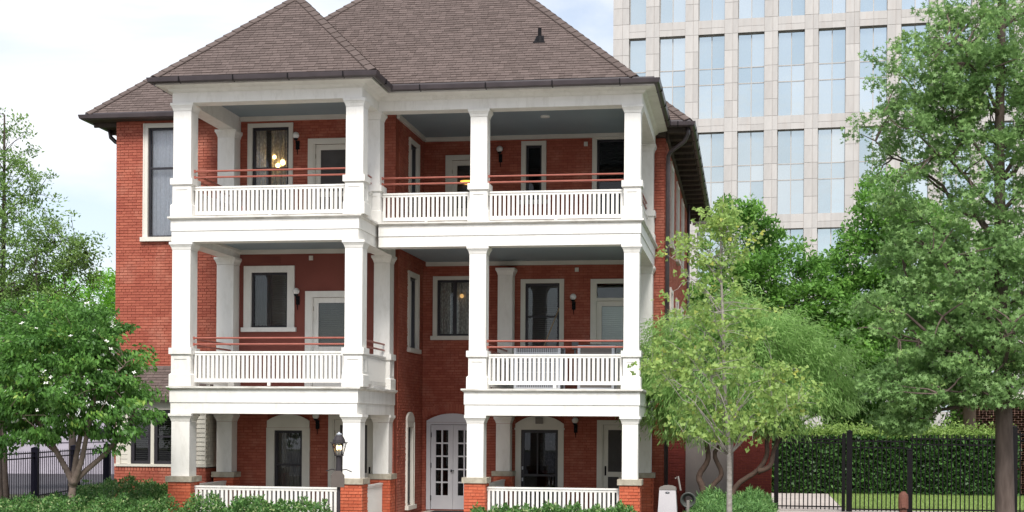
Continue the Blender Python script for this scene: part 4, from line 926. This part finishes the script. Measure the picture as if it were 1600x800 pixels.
for z0, z1 in ROWS:
    H_ = z1 - z0
    for ci, (c0, c1) in enumerate(COLS):
        b = MB(); m_ = .035; mid = (c0 + c1) / 2; two = c1 - c0 > 1.5
        za, zb = z0 + H_ * .41, z0 + H_ * .6
        b.box(c0, c0 + m_, .38, .5, z0, z1); b.box(c1 - m_, c1, .38, .5, z0, z1); b.box(c0 + m_, c1 - m_, .38, .5, z1 - m_, z1); b.box(c0 + m_, c1 - m_, .38, .5, z0, z0 + m_)
        for z in (za, zb): b.box(c0 + m_, c1 - m_, .39, .5, z - m_, z + m_)
        if two: b.box(mid - m_, mid + m_, .385, .5, z0 + m_, z1 - m_)
        wn = obj('window', b, M['officemull'], off, at=(c0, .4, z0))
        for p0, p1 in (((c0 + m_, mid - m_), (mid + m_, c1 - m_)) if two else ((c0 + m_, c1 - m_),)):
            for k0, k1 in ((z0 + m_, za - m_), (za + m_, zb - m_), (zb + m_, z1 - m_)):
                b = MB(); j = [random.uniform(-.004, .004) for _ in range(3)]
                b.hexa([(p0, .44 + j[0], k0), (p1, .44 + j[1], k0), (p1, .49, k0), (p0, .49, k0), (p0, .44 + j[2], k1), (p1, .44 + j[1] + j[2] - j[0], k1), (p1, .49, k1), (p0, .49, k1)], random.random()); obj('pane', b, M['officeglass'], wn)

# ================================================================== VEGETATION
T_ell = (np.array([(0, 0, 0), (.45, .24, .06), (1, 0, 0), (.45, -.24, .06)]), [(0, 3, 2), (0, 2, 1)])
T_wil = (np.array([(0, 0, 0), (.4, .075, .02), (1, 0, -.08), (.4, -.075, .02)]), [(0, 3, 2), (0, 2, 1)])
def lobed(n=5, notch=.32, wid=1.0):
    v = [(.42, 0, .02)]; f = []
    for k in range(2 * n + 1):
        a = -math.pi * .86 + 2 * math.pi * .86 * k / (2 * n); r = (.55 if k % 2 else notch * .55) * (1.05 if abs(a) < .4 else .9)
        v.append((.42 + r * math.cos(a), r * math.sin(a) * wid, .05 * abs(math.sin(a)) * (1 if k % 2 else -.4)))
    for k in range(1, 2 * n + 1): f.append((0, k, k + 1))
    return np.array(v), f
T_oak = lobed(5, .42); T_map = lobed(3, .7)
def leaves(name, mt, parent, cen, size, T, droop=.2, outw=None, rs=None, tintf=None, flat=.5, kind='stuff', sz_var=.35):
    rs = rs or rng; n = len(cen); V, F = T
    ax = rs.normal(size=(n, 3)); ax /= np.linalg.norm(ax, axis=1)[:, None]
    if outw is not None: ax = ax * .7 + outw
    ax[:, 2] -= droop; ax /= np.linalg.norm(ax, axis=1)[:, None]
    nn = rs.normal(size=(n, 3)) * (1 - flat); nn[:, 2] += flat; nn[:, 1] -= flat * .35
    nn -= ax * np.sum(nn * ax, axis=1)[:, None]; nn /= np.linalg.norm(nn, axis=1)[:, None] + 1e-9
    bb = np.cross(nn, ax); s_ = size * (1 + rs.uniform(-sz_var, sz_var, n))
    P = cen[:, None, :] + s_[:, None, None] * (V[None, :, 0, None] * ax[:, None, :] + V[None, :, 1, None] * bb[:, None, :] + V[None, :, 2, None] * nn[:, None, :])
    P = P.reshape(-1, 3) - np.array(base(parent)); k = len(V); Fa = np.array(F)
    idx = (Fa[None] + (np.arange(n) * k)[:, None, None]).reshape(-1)
    me = bpy.data.meshes.new(name); me.vertices.add(len(P)); me.vertices.foreach_set('co', P.astype(np.float32).ravel())
    nf = n * len(F); me.loops.add(nf * 3); me.loops.foreach_set('vertex_index', idx.astype(np.int32)); me.polygons.add(nf)
    me.polygons.foreach_set('loop_start', np.arange(0, nf * 3, 3, dtype=np.int32))
    tt = tintf if tintf is not None else rs.random(n)
    a = me.attributes.new('tint', 'FLOAT', 'FACE'); a.data.foreach_set('value', np.repeat(tt, len(F)).astype(np.float32))
    me.update(calc_edges=True); me.validate()
    o = bpy.data.objects.new(name, me); C.objects.link(o); me.materials.append(mt); o.parent = parent; o.location = (0, 0, 0)
    if kind: o['kind'] = kind
    BASE[o.name] = base(parent); return o
def sample(ells, n, rs, shell=.55):
    wts = np.array([e[6] if len(e) > 6 else e[3] * e[4] * e[5] for e in ells], float); wts /= wts.sum(); out = []
    pick = rs.choice(len(ells), n, p=wts)
    for i in pick:
        e = ells[i]; d = rs.normal(size=3); d /= np.linalg.norm(d); r = (shell + (1 - shell) * rs.random()) if rs.random() < .8 else rs.random() ** .5
        out.append((e[0] + d[0] * e[3] * r, e[1] + d[1] * e[4] * r, e[2] + d[2] * e[5] * r))
    return np.array(out)
def curve(p, q, sag, n=6, wob=.06, rs=random):
    p, q = Vector(p), Vector(q); L_ = (q - p).length; out = []
    for i in range(n + 1):
        t = i / n; v = p.lerp(q, t); v.z += sag * L_ * math.sin(t * math.pi) + 0
        if 0 < i < n: v += Vector((rs.uniform(-1, 1), rs.uniform(-1, 1), rs.uniform(-1, 1))) * wob * L_ * .3
        out.append(tuple(v))
    return out
def tree(name, label, cat, loc, trunk, r0, r1, bark, ells, nclump, per, crad, size, T, mt, droop=.2, limbs=10, shell=.55, seed=1, flat=.5, up=.9, group=None, twigs=120, squash=.7, zfork=None, tint_c=.45, limb_r=.3, trunks=None):
    rs = np.random.default_rng(seed); rr = random.Random(seed); t = thing(name, label, cat, loc, group=group)
    trs = trunks or [trunk]
    for ti, tk in enumerate(trs):
        b = MB(); n = len(tk); pts = [Vector(p) for p in tk]
        # smooth the trunk
        sm = []
        for i in range(n - 1):
            for k in range(4):
                u = k / 4; p0 = pts[max(i - 1, 0)]; p1 = pts[i]; p2 = pts[i + 1]; p3 = pts[min(i + 2, n - 1)]
                sm.append(.5 * ((2 * p1) + (p2 - p0) * u + (2 * p0 - 5 * p1 + 4 * p2 - p3) * u * u + (3 * p1 - p0 - 3 * p2 + p3) * u ** 3))
        sm.append(pts[-1]); m_ = len(sm); R0 = r0 * (1 if ti == 0 else .75)
        b.tube([tuple(p) for p in sm], [R0 * (1.35 - .35 * min(1, i / 2.0)) + (r1 - R0) * i / (m_ - 1) if i < 2 else R0 + (r1 - R0) * i / (m_ - 1) for i in range(m_)], 12)
        obj('trunk', b, M[bark], t, at=tk[0], smooth=True)
    cl = sample(ells, nclump, rs, shell)
    axis = [Vector(p) for tk in trs for p in tk[1:]]
    def start(c):
        c = Vector(c); best = None
        for tk in trs:
            P_ = [Vector(p) for p in tk]
            for i in range(len(P_) - 1):
                for u in (0, .25, .5, .75, 1):
                    p = P_[i].lerp(P_[i + 1], u)
                    if zfork and p.z < zfork: continue
                    hd = math.hypot(p.x - c.x, p.y - c.y); want = c.z - hd * up; s_ = abs(p.z - want) + hd * .3
                    if best is None or s_ < best[0]: best = (s_, p, i + u, len(P_))
        return best[1], best[2] / best[3]
    ends = []
    order = sorted(range(len(cl)), key=lambda i: -(cl[i][0] - loc[0]) ** 2 - (cl[i][1] - loc[1]) ** 2 * .5); far = order[:len(order) // 2]; rr.shuffle(far)
    for i in far[:limbs]:
        p, h = start(cl[i]); rad = max(.012, (r0 + (r1 - r0) * h) * (limb_r + .3)); pts = curve(p, cl[i], .06, 7, .12, rr)
        b = MB(); b.tube(pts, [rad * (1 - .88 * k / 7) for k in range(8)], 7); obj('branch', b, M[bark], t, at=pts[0], smooth=True); ends += [Vector(q) for q in pts[2:]]
    b = MB()
    for i in range(0, len(cl), max(1, len(cl) // max(1, twigs))):
        c = Vector(cl[i]); cand = min(ends, key=lambda e: (e - c).length) if ends else start(c)[0]; p2, h = start(c)
        if (cand - c).length > (p2 - c).length: cand = p2
        rad = max(.006, r0 * .10); pts = curve(cand, c, .05, 4, .12, rr); b.tube(pts, [rad * (1 - .7 * k / 4) for k in range(5)], 5, False)
    obj('twigs', b, M[bark], t, kind='stuff')
    N_ = nclump * per; ci = np.repeat(np.arange(nclump), per); off_ = rs.normal(size=(N_, 3)); off_ /= np.linalg.norm(off_, axis=1)[:, None]
    cr = crad * rs.uniform(.6, 1.35, nclump); off_ *= (rs.random(N_) ** .45)[:, None] * cr[ci][:, None]; off_[:, 2] *= squash
    cen = cl[ci] + off_; ctr = np.array(loc, float) + np.array((0, 0, 0)); cm = cl.mean(axis=0); ow = cen - cm; ow /= np.linalg.norm(ow, axis=1)[:, None] + 1e-6
    ct = rs.random(nclump)[ci]; tint = np.clip(tint_c * ct + (1 - tint_c) * rs.random(N_) ** 1.3, 0, 1)
    leaves('foliage', M[mt], t, cen, size, T, droop, ow * .5, rs, tint, flat)
    return t, cl

# dogwood at lower left
dog, cl = tree('dogwood_tree', 'low spreading dogwood with white flowers in front of the brick bay', 'tree', (-13.15, 27, 0),
    None, .085, .03, 'bark_dog', [(-13.4, 27, 3.2, 1.65, 1.5, 1.1), (-14.7, 27, 2.9, 1.0, 1.1, .9), (-12.2, 26.9, 2.75, 1.0, .9, .5), (-13.0, 27.1, 4.15, .95, .9, .7), (-14.3, 27.2, 4.0, .8, .9, .65), (-12.45, 27, 3.5, .8, .8, .7), (-13.6, 26.8, 2.3, 1.25, 1.0, .42), (-12.35, 26.8, 2.25, .8, .7, .38), (-14.7, 27, 2.2, .7, .9, .42)],
    350, 90, .29, .10, T_ell, 'lf_dog', droop=.75, limbs=12, shell=.5, seed=3, flat=.35, up=.6, squash=.45, zfork=1.5, tint_c=.5, twigs=90,
    trunks=[[(-13.13, 27, 0), (-13.15, 27, .8), (-13.15, 27, 1.2), (-13.45, 27, 1.75), (-13.9, 27, 2.5), (-14.2, 27, 3.2)], [(-13.15, 27, 1.1), (-12.95, 27.05, 1.35), (-12.5, 27.1, 1.75), (-12.0, 27.1, 2.3), (-11.8, 27, 2.7)], [(-13.15, 27.02, 1.1), (-13.1, 27.1, 1.7), (-13.0, 27.2, 2.6), (-13.1, 27.2, 3.7)], [(-13.12, 26.98, 1.15), (-12.9, 26.9, 1.6), (-12.75, 26.85, 2.2), (-12.6, 26.9, 3.0)]])
rs = np.random.default_rng(5); pick = cl[rs.choice(len(cl), 100, replace=False)] + rs.normal(size=(100, 3)) * .12; pick[:, 1] -= .34; pick[:, 2] += .08
V4 = (np.array([(0, 0, 0), (.5, .3, .05), (1, 0, .1), (.5, -.3, .05), (-.5, .3, .05), (-1, 0, .1), (-.5, -.3, .05), (.3, .5, .05), (0, 1, .1), (-.3, .5, .05), (.3, -.5, .05), (0, -1, .1), (-.3, -.5, .05)]), [(0, 1, 2), (0, 2, 3), (0, 4, 5), (0, 5, 6), (0, 7, 8), (0, 8, 9), (0, 10, 11), (0, 11, 12)])
leaves('flowers', M['petal'], dog, pick, .052, V4, 0, None, rs, None, .8)

tree('young_oak', 'tall sparse conical tree at the left edge behind the dogwood', 'tree', (-19.5, 36, 0), [(-19.42, 36, 0), (-19.48, 36, 2.5), (-19.5, 36, 5.5), (-19.5, 36, 8.5), (-19.5, 36, 10.5)], .11, .02, 'bark_dark',
    [(-19.5, 36, 9.7, .75, .8, 1.0, .4), (-19.3, 36, 8.5, 1.2, 1.2, .9, .8), (-18.9, 36, 7.4, 1.5, 1.3, .9, 1.0), (-18.4, 36, 6.5, 1.9, 1.4, .8, 1.2), (-17.5, 36, 6.8, 1.0, .9, .55, .5), (-18.8, 36, 5.5, 1.7, 1.4, .9, 1.2), (-20, 36, 6, 2, 1.5, 1.6, .7)],
    400, 44, .29, .095, T_ell, 'lf_pale', droop=.1, limbs=20, shell=.35, seed=6, up=.7, twigs=230, limb_r=.1)
tree('street_tree', 'bushy bright green tree behind the left corner of the house', 'tree', (-22.3, 46, 0), [(-22.3, 46, 0), (-22.4, 46, 3), (-22.2, 46, 6)], .16, .05, 'bark_dark',
    [(-22.3, 46, 6.2, 1.7, 1.8, 1.4), (-21.0, 46, 6.6, 1.0, 1.0, 1.1), (-23.6, 46, 5.8, 1.2, 1.2, 1.1), (-20.6, 46, 5.6, 1.0, 1.2, 1.3), (-21.4, 46, 4.4, 1.5, 1.5, 1.2), (-24.5, 46, 4, 1.5, 1.5, 1.3)],
    260, 90, .42, .12, T_ell, 'lf_mid', droop=.1, limbs=8, shell=.5, seed=8, up=.7, twigs=80)
tree('street_tree', 'dense green tree with dark trunk at the left picture edge', 'tree', (-17.2, 31.8, 0), [(-17.15, 31.5, 0), (-17.18, 31.5, 2), (-17.2, 31.6, 4)], .13, .05, 'bark_dark',
    [(-17.3, 32, 3.6, 1.4, 1.1, 1.1), (-16.4, 33, 4.4, 1.1, 1.0, 1.0), (-17.4, 32.5, 4.7, .9, .9, .6)],
    130, 90, .34, .105, T_ell, 'lf_dog', droop=.4, limbs=6, shell=.5, seed=9, up=.7, twigs=50)
tree('street_tree', 'slender dark stemmed tree behind the dogwood near the street fence', 'tree', (-18.9, 42.0, 0), [(-18.9, 42, 0), (-18.95, 42, 2), (-18.9, 42, 4)], .14, .05, 'bark_dark',
    [(-18.9, 42, 4.6, 1.7, 1.4, 1.5), (-20.3, 42, 4.2, 1.3, 1.2, 1.2)], 130, 80, .4, .115, T_ell, 'lf_mid', droop=.1, limbs=6, shell=.5, seed=19, up=.7, twigs=50)

# young street maple in front, right
tree('maple_sapling', 'slender young maple with yellow green leaves and a pale trunk at front right', 'tree', (-.27, 24, 0), [(-.25, 24, 0), (-.27, 24, 1.0), (-.28, 24, 1.9), (-.36, 24, 3.0), (-.40, 24, 4.2), (-.44, 24, 5.2), (-.40, 24, 6.15)], .056, .007, 'bark_pale',
    [(-.40, 24, 5.75, .32, .3, .4, .25), (-.45, 24, 3.3, 1.22, 1.1, .85, 1.2), (-.35, 24, 2.45, 1.15, 1.0, .4, .55), (-.45, 24, 4.3, 1.05, .85, .65, .75), (-.55, 24, 5.3, .75, .6, .75, .5), (.55, 24, 2.95, .65, .6, .5, .3), (-1.3, 24, 3.5, .6, .6, .6, .3), (-1.05, 24, 5.3, .35, .3, .45, .10)],
    340, 17, .18, .074, T_map, 'lf_sap', droop=.35, limbs=30, shell=.35, seed=12, flat=.45, up=1.15, zfork=1.85, twigs=240, tint_c=.4, limb_r=.05)

# feathery tree with twisted trunks
tree('feathery_tree', 'feathery bright green willow leaved tree with twisted reddish trunks behind the sapling', 'tree', (-.4, 33, 0), None, .085, .04, 'bark_red',
    [(-1.2, 33, 3.7, 1.35, 1.2, 1.35), (.5, 33.2, 4.2, 1.2, 1.2, .95), (1.6, 33, 3.6, .9, 1.0, 1.0), (-1.95, 32.7, 2.95, .8, .8, .8), (-1.85, 32.8, 3.9, .7, .7, .7), (-.3, 33.2, 4.7, 1.0, .9, .7), (.2, 33, 3.1, 1.6, 1.2, .8), (2.05, 33, 3.0, .6, .8, .6), (-1.2, 32.8, 2.55, 1.0, .8, .5), (.5, 32.9, 2.6, 1.0, .8, .5)],
    440, 140, .38, .14, T_wil, 'lf_fea', droop=.8, limbs=14, shell=.45, seed=14, flat=.3, up=.6, squash=.9, zfork=1.6, tint_c=.55, twigs=120,
    trunks=[[(-.9, 33, 0), (-.95, 33, .9), (-1.05, 33, 1.25), (-.85, 33, 1.65), (-.95, 33, 2.2), (-1.2, 33, 3.0)], [(-.72, 33.05, 0), (-.8, 33.05, .9), (-.55, 33.05, 1.3), (-.7, 33, 1.8), (-.2, 33, 2.3), (-.2, 33, 3.2)], [(-.4, 33, .3), (-.25, 33, 1.0), (.25, 33, 1.4), (.45, 33, 1.75), (.5, 33, 2.2), (1.2, 33, 2.9)], [(.25, 33, 1.38), (.52, 33, 1.5), (.62, 33, 1.9), (.9, 33, 2.5)]])

# dense background trees
for i, (lab, x, y, el, sd_) in enumerate((
    ('dense bright green tree rising between the house and the office windows', .2, 55, [(-.3, 55, 9.2, 1.5, 1.5, 1.7), (1.3, 55, 7.9, 1.7, 1.6, 1.3), (-.8, 55, 7.0, 1.7, 1.5, 1.6), (.8, 55, 5.8, 2.4, 1.8, 1.7), (2.7, 55, 6.6, 1.3, 1.3, 1.2), (3.1, 55, 5, 1.6, 1.5, 1.6)], 21),
    ('dense bright green tree just left of the big oak, before the office', 5.4, 56, [(5.0, 56, 10.4, 1.2, 1.3, 1.5), (4.3, 56, 8.6, 1.5, 1.5, 1.4), (6.2, 56, 9.0, 1.9, 1.6, 2.0), (4.0, 56, 6.6, 1.6, 1.5, 1.5), (6, 56, 6, 2.4, 1.8, 2.0)], 22),
    ('dense green tree low behind the ivy hedge and the oak', 8.8, 60, [(3.2, 57.5, 2.9, 1.8, 1.0, 1.0, 9), (5.6, 57.5, 3.0, 1.8, 1.0, 1.1, 9), (7.9, 57.5, 2.9, 1.6, 1.0, 1.1, 9), (8.6, 60, 7.6, 2.6, 2, 3.0), (7.2, 60, 5.0, 2.5, 2, 2.2), (4.6, 60, 3.9, 2.4, 1.6, 1.8), (1.8, 60, 3.7, 2.2, 1.6, 1.8), (11, 60, 6.5, 2.4, 2, 3.2)], 23))):
    tree('background_tree', lab, 'tree', (x, y, 0), [(x, y, 0), (x, y, 4), (x + .2, y, 8)], .2, .06, 'bark_dark', el, 330, 110, .5, .17, T_ell, 'lf_bg', droop=.1, limbs=6, shell=.6, seed=sd_, up=.7, twigs=60, tint_c=.5, flat=.45)

# big oak
tree('oak_tree', 'large oak with star shaped leaves and a thick grey trunk at the right', 'tree', (5.03, 30, 0), [(5.06, 30, 0), (5.04, 30, 1.2), (5.02, 30, 2.6), (4.98, 30, 4.2), (4.93, 30, 6.0), (4.9, 30, 8.5), (4.95, 30, 12)], .215, .07, 'bark_oak',
    [(5.1, 30, 9.8, 2.1, 1.8, 1.7, 2.4), (3.7, 30, 9.4, 1.4, 1.3, 1.0, 1.2), (3.5, 30, 8.3, 1.45, 1.4, .75, .75), (3.3, 30, 7.1, 1.1, 1.3, .55, .35), (4.6, 30, 7.4, 1.7, 1.6, 1.3, .9), (3.9, 29.8, 5.9, 1.5, 1.5, .9, .9), (3.5, 29.7, 4.6, 1.7, 1.5, .9, 1.1), (4.9, 29.5, 5.0, 1.7, 1.5, 1.4, 1.3), (3.5, 29.6, 3.3, 1.35, 1.3, .7, .9), (4.9, 29.3, 3.4, 1.5, 1.2, .65, 1.0), (6.4, 30, 5.2, 1.5, 1.5, 2.2, 1.0), (6.4, 30, 8.5, 1.6, 1.6, 2.0, 1.2), (3.0, 29.7, 2.6, .55, .7, .35, .2)],
    900, 66, .34, .108, T_oak, 'lf_oak', droop=.25, limbs=34, shell=.45, seed=31, flat=.5, up=.85, squash=.5, zfork=2.6, tint_c=.5, twigs=330, limb_r=.08)

# hedges and shrubs
def shrub(name, label, cat, boxes, n, size, T, mt, seed, droop=0, group=None, up=.4, stems=True, core=True):
    rs = np.random.default_rng(seed); x0 = min(b_[0] for b_ in boxes); x1 = max(b_[1] for b_ in boxes); y0 = boxes[0][2]
    t = thing(name, label, cat, ((x0 + x1) / 2, (boxes[0][2] + boxes[0][3]) / 2, 0), group=group); P = []
    vol = np.array([(b_[1] - b_[0]) * (b_[3] - b_[2]) * b_[4] for b_ in boxes]); cnt = (n * vol / vol.sum()).astype(int)
    for b_, c in zip(boxes, cnt):
        x = rs.uniform(b_[0], b_[1], c); y = rs.uniform(b_[2], b_[3], c); u = (x - b_[0]) / (b_[1] - b_[0]) * 2 - 1; v = (y - b_[2]) / (b_[3] - b_[2]) * 2 - 1
        bump = .06 * np.sin(x * 7.3 + seed) + .05 * np.sin(x * 13.1 + y * 5) + .04 * np.sin(x * 29)
        top = b_[4] * (1 - .35 * np.abs(u) ** 4 - .3 * np.abs(v) ** 3) + bump
        z = top * (1 - rs.random(c) ** 2.2 * .8) + np.abs(rs.normal(size=c)) * .03
        P.append(np.stack([x, y, z], 1))
    P = np.concatenate(P); ow = np.zeros_like(P); ow[:, 2] = up
    leaves('foliage', M[mt], t, P, size, T, droop, ow, rs, rs.random(len(P)) ** 1.4, .5)
    b = MB()
    for b_ in boxes:
        for k in range(max(2, int((b_[1] - b_[0]) * 3))):
            x, y = rs.uniform(b_[0] + .1, b_[1] - .1), rs.uniform(b_[2] + .1, b_[3] - .1)
            b.tube([(x, y, 0), (x + rs.uniform(-.1, .1), y + rs.uniform(-.1, .1), b_[4] * .7)], [.015, .006], 5, False)
    obj('stems', b, M['bark_dark'], t, kind='stuff'); return t
shrub('hedge', 'clipped rounded hedge below the dogwood at the lower left corner', 'hedge', [(-14.8, -12.3, 25.6, 27.6, .80), (-14.2, -12.1, 26.6, 28.6, .86), (-12.6, -11.2, 26.6, 28.4, .80)], 26000, .06, T_ell, 'lf_hedge', 41)
shrub('hedge', 'grey green shrub mound between the dogwood trunk and the brick bay', 'hedge', [(-14.3, -12.3, 28.6, 30.8, 1.05), (-13.6, -12.15, 29.5, 31.4, 1.0)], 12000, .065, T_ell, 'lf_hedge', 42)
shrub('hedge', 'leafy hedge along the white railing of the left porch', 'hedge', [(-11.4, -10.3, 27.6, 28.8, .80), (-10.2, -9.2, 27.7, 28.8, .79), (-9.15, -8.3, 27.8, 28.8, .80), (-10.6, -9.0, 27.6, 28.8, .74)], 11000, .07, T_ell, 'lf_hedge', 43)
shrub('hedge', 'leafy shrubs along the white railing of the right porch', 'hedge', [(-5.7, -5.0, 29.2, 30.2, .62), (-5.0, -4.1, 29.2, 30.2, .64), (-4.2, -3.2, 29.2, 30.2, .68), (-3.2, -2.2, 29.1, 30.2, .68)], 9000, .075, T_ell, 'lf_hedge', 44)
shrub('juniper', 'low spreading juniper at the foot of the pale sapling', 'shrub', [(-1.3, .7, 29.7, 31.4, .72), (-1.2, 0, 31, 33.2, .86), (-.3, .65, 31, 33.5, .86)], 15000, .11, T_wil, 'lf_jun', 45, up=.5)

# ivy covered wall behind the fence
iv = thing('ivy_hedge', 'tall dark ivy hedge behind the black fence and the lawn', 'hedge', (4.5, 52.9, 0))
b = MB(); b.box(.8, 9.2, 52.75, 53.1, 0, 1.95); obj('hedge_core', b, M['bark_dark'], iv)
rs = np.random.default_rng(50); n = 26000; P = np.stack([rs.uniform(.6, 9.3, n), 52.75 - np.abs(rs.normal(size=n)) * .10 - .0, rs.uniform(.05, 2.1, n)], 1)
cl_n = np.sin(P[:, 0] * 9.1 + 3 * np.sin(P[:, 2] * 4)) * np.sin(P[:, 2] * 11 + 2 * np.sin(P[:, 0] * 5)); P[:, 1] -= .10 * np.clip(cl_n, 0, 1)
ow = np.zeros_like(P); ow[:, 1] = -.6; tt = np.clip(rs.random(n) * .6 + .4 * np.clip(cl_n, 0, 1) * rs.random(n), 0, 1)
leaves('foliage', M['lf_ivy'], iv, P, .12, T_map, .4, ow, rs, tt, .1)
n = 9000; P = np.stack([rs.uniform(.6, 9.2, n), rs.uniform(52.5, 53.6, n), 2.0 + np.abs(rs.normal(size=n)) * .22], 1); leaves('foliage', M['lf_sap'], iv, P, .12, T_ell, .2, None, rs, rs.random(n) * .7, .3)
# lawn grass tufts
n = 14000; P = np.stack([rs.uniform(2.85, 9.5, n), rs.uniform(42.7, 52.5, n), np.full(n, .01)], 1); ow = np.zeros_like(P); ow[:, 2] = 2.0
o = leaves('grass', M['lf_grass'], None, P, .06, T_wil, 0, ow, rs, None, .1); tag(o, 'short mown grass of the lawn behind the fence', 'grass', kind='stuff')
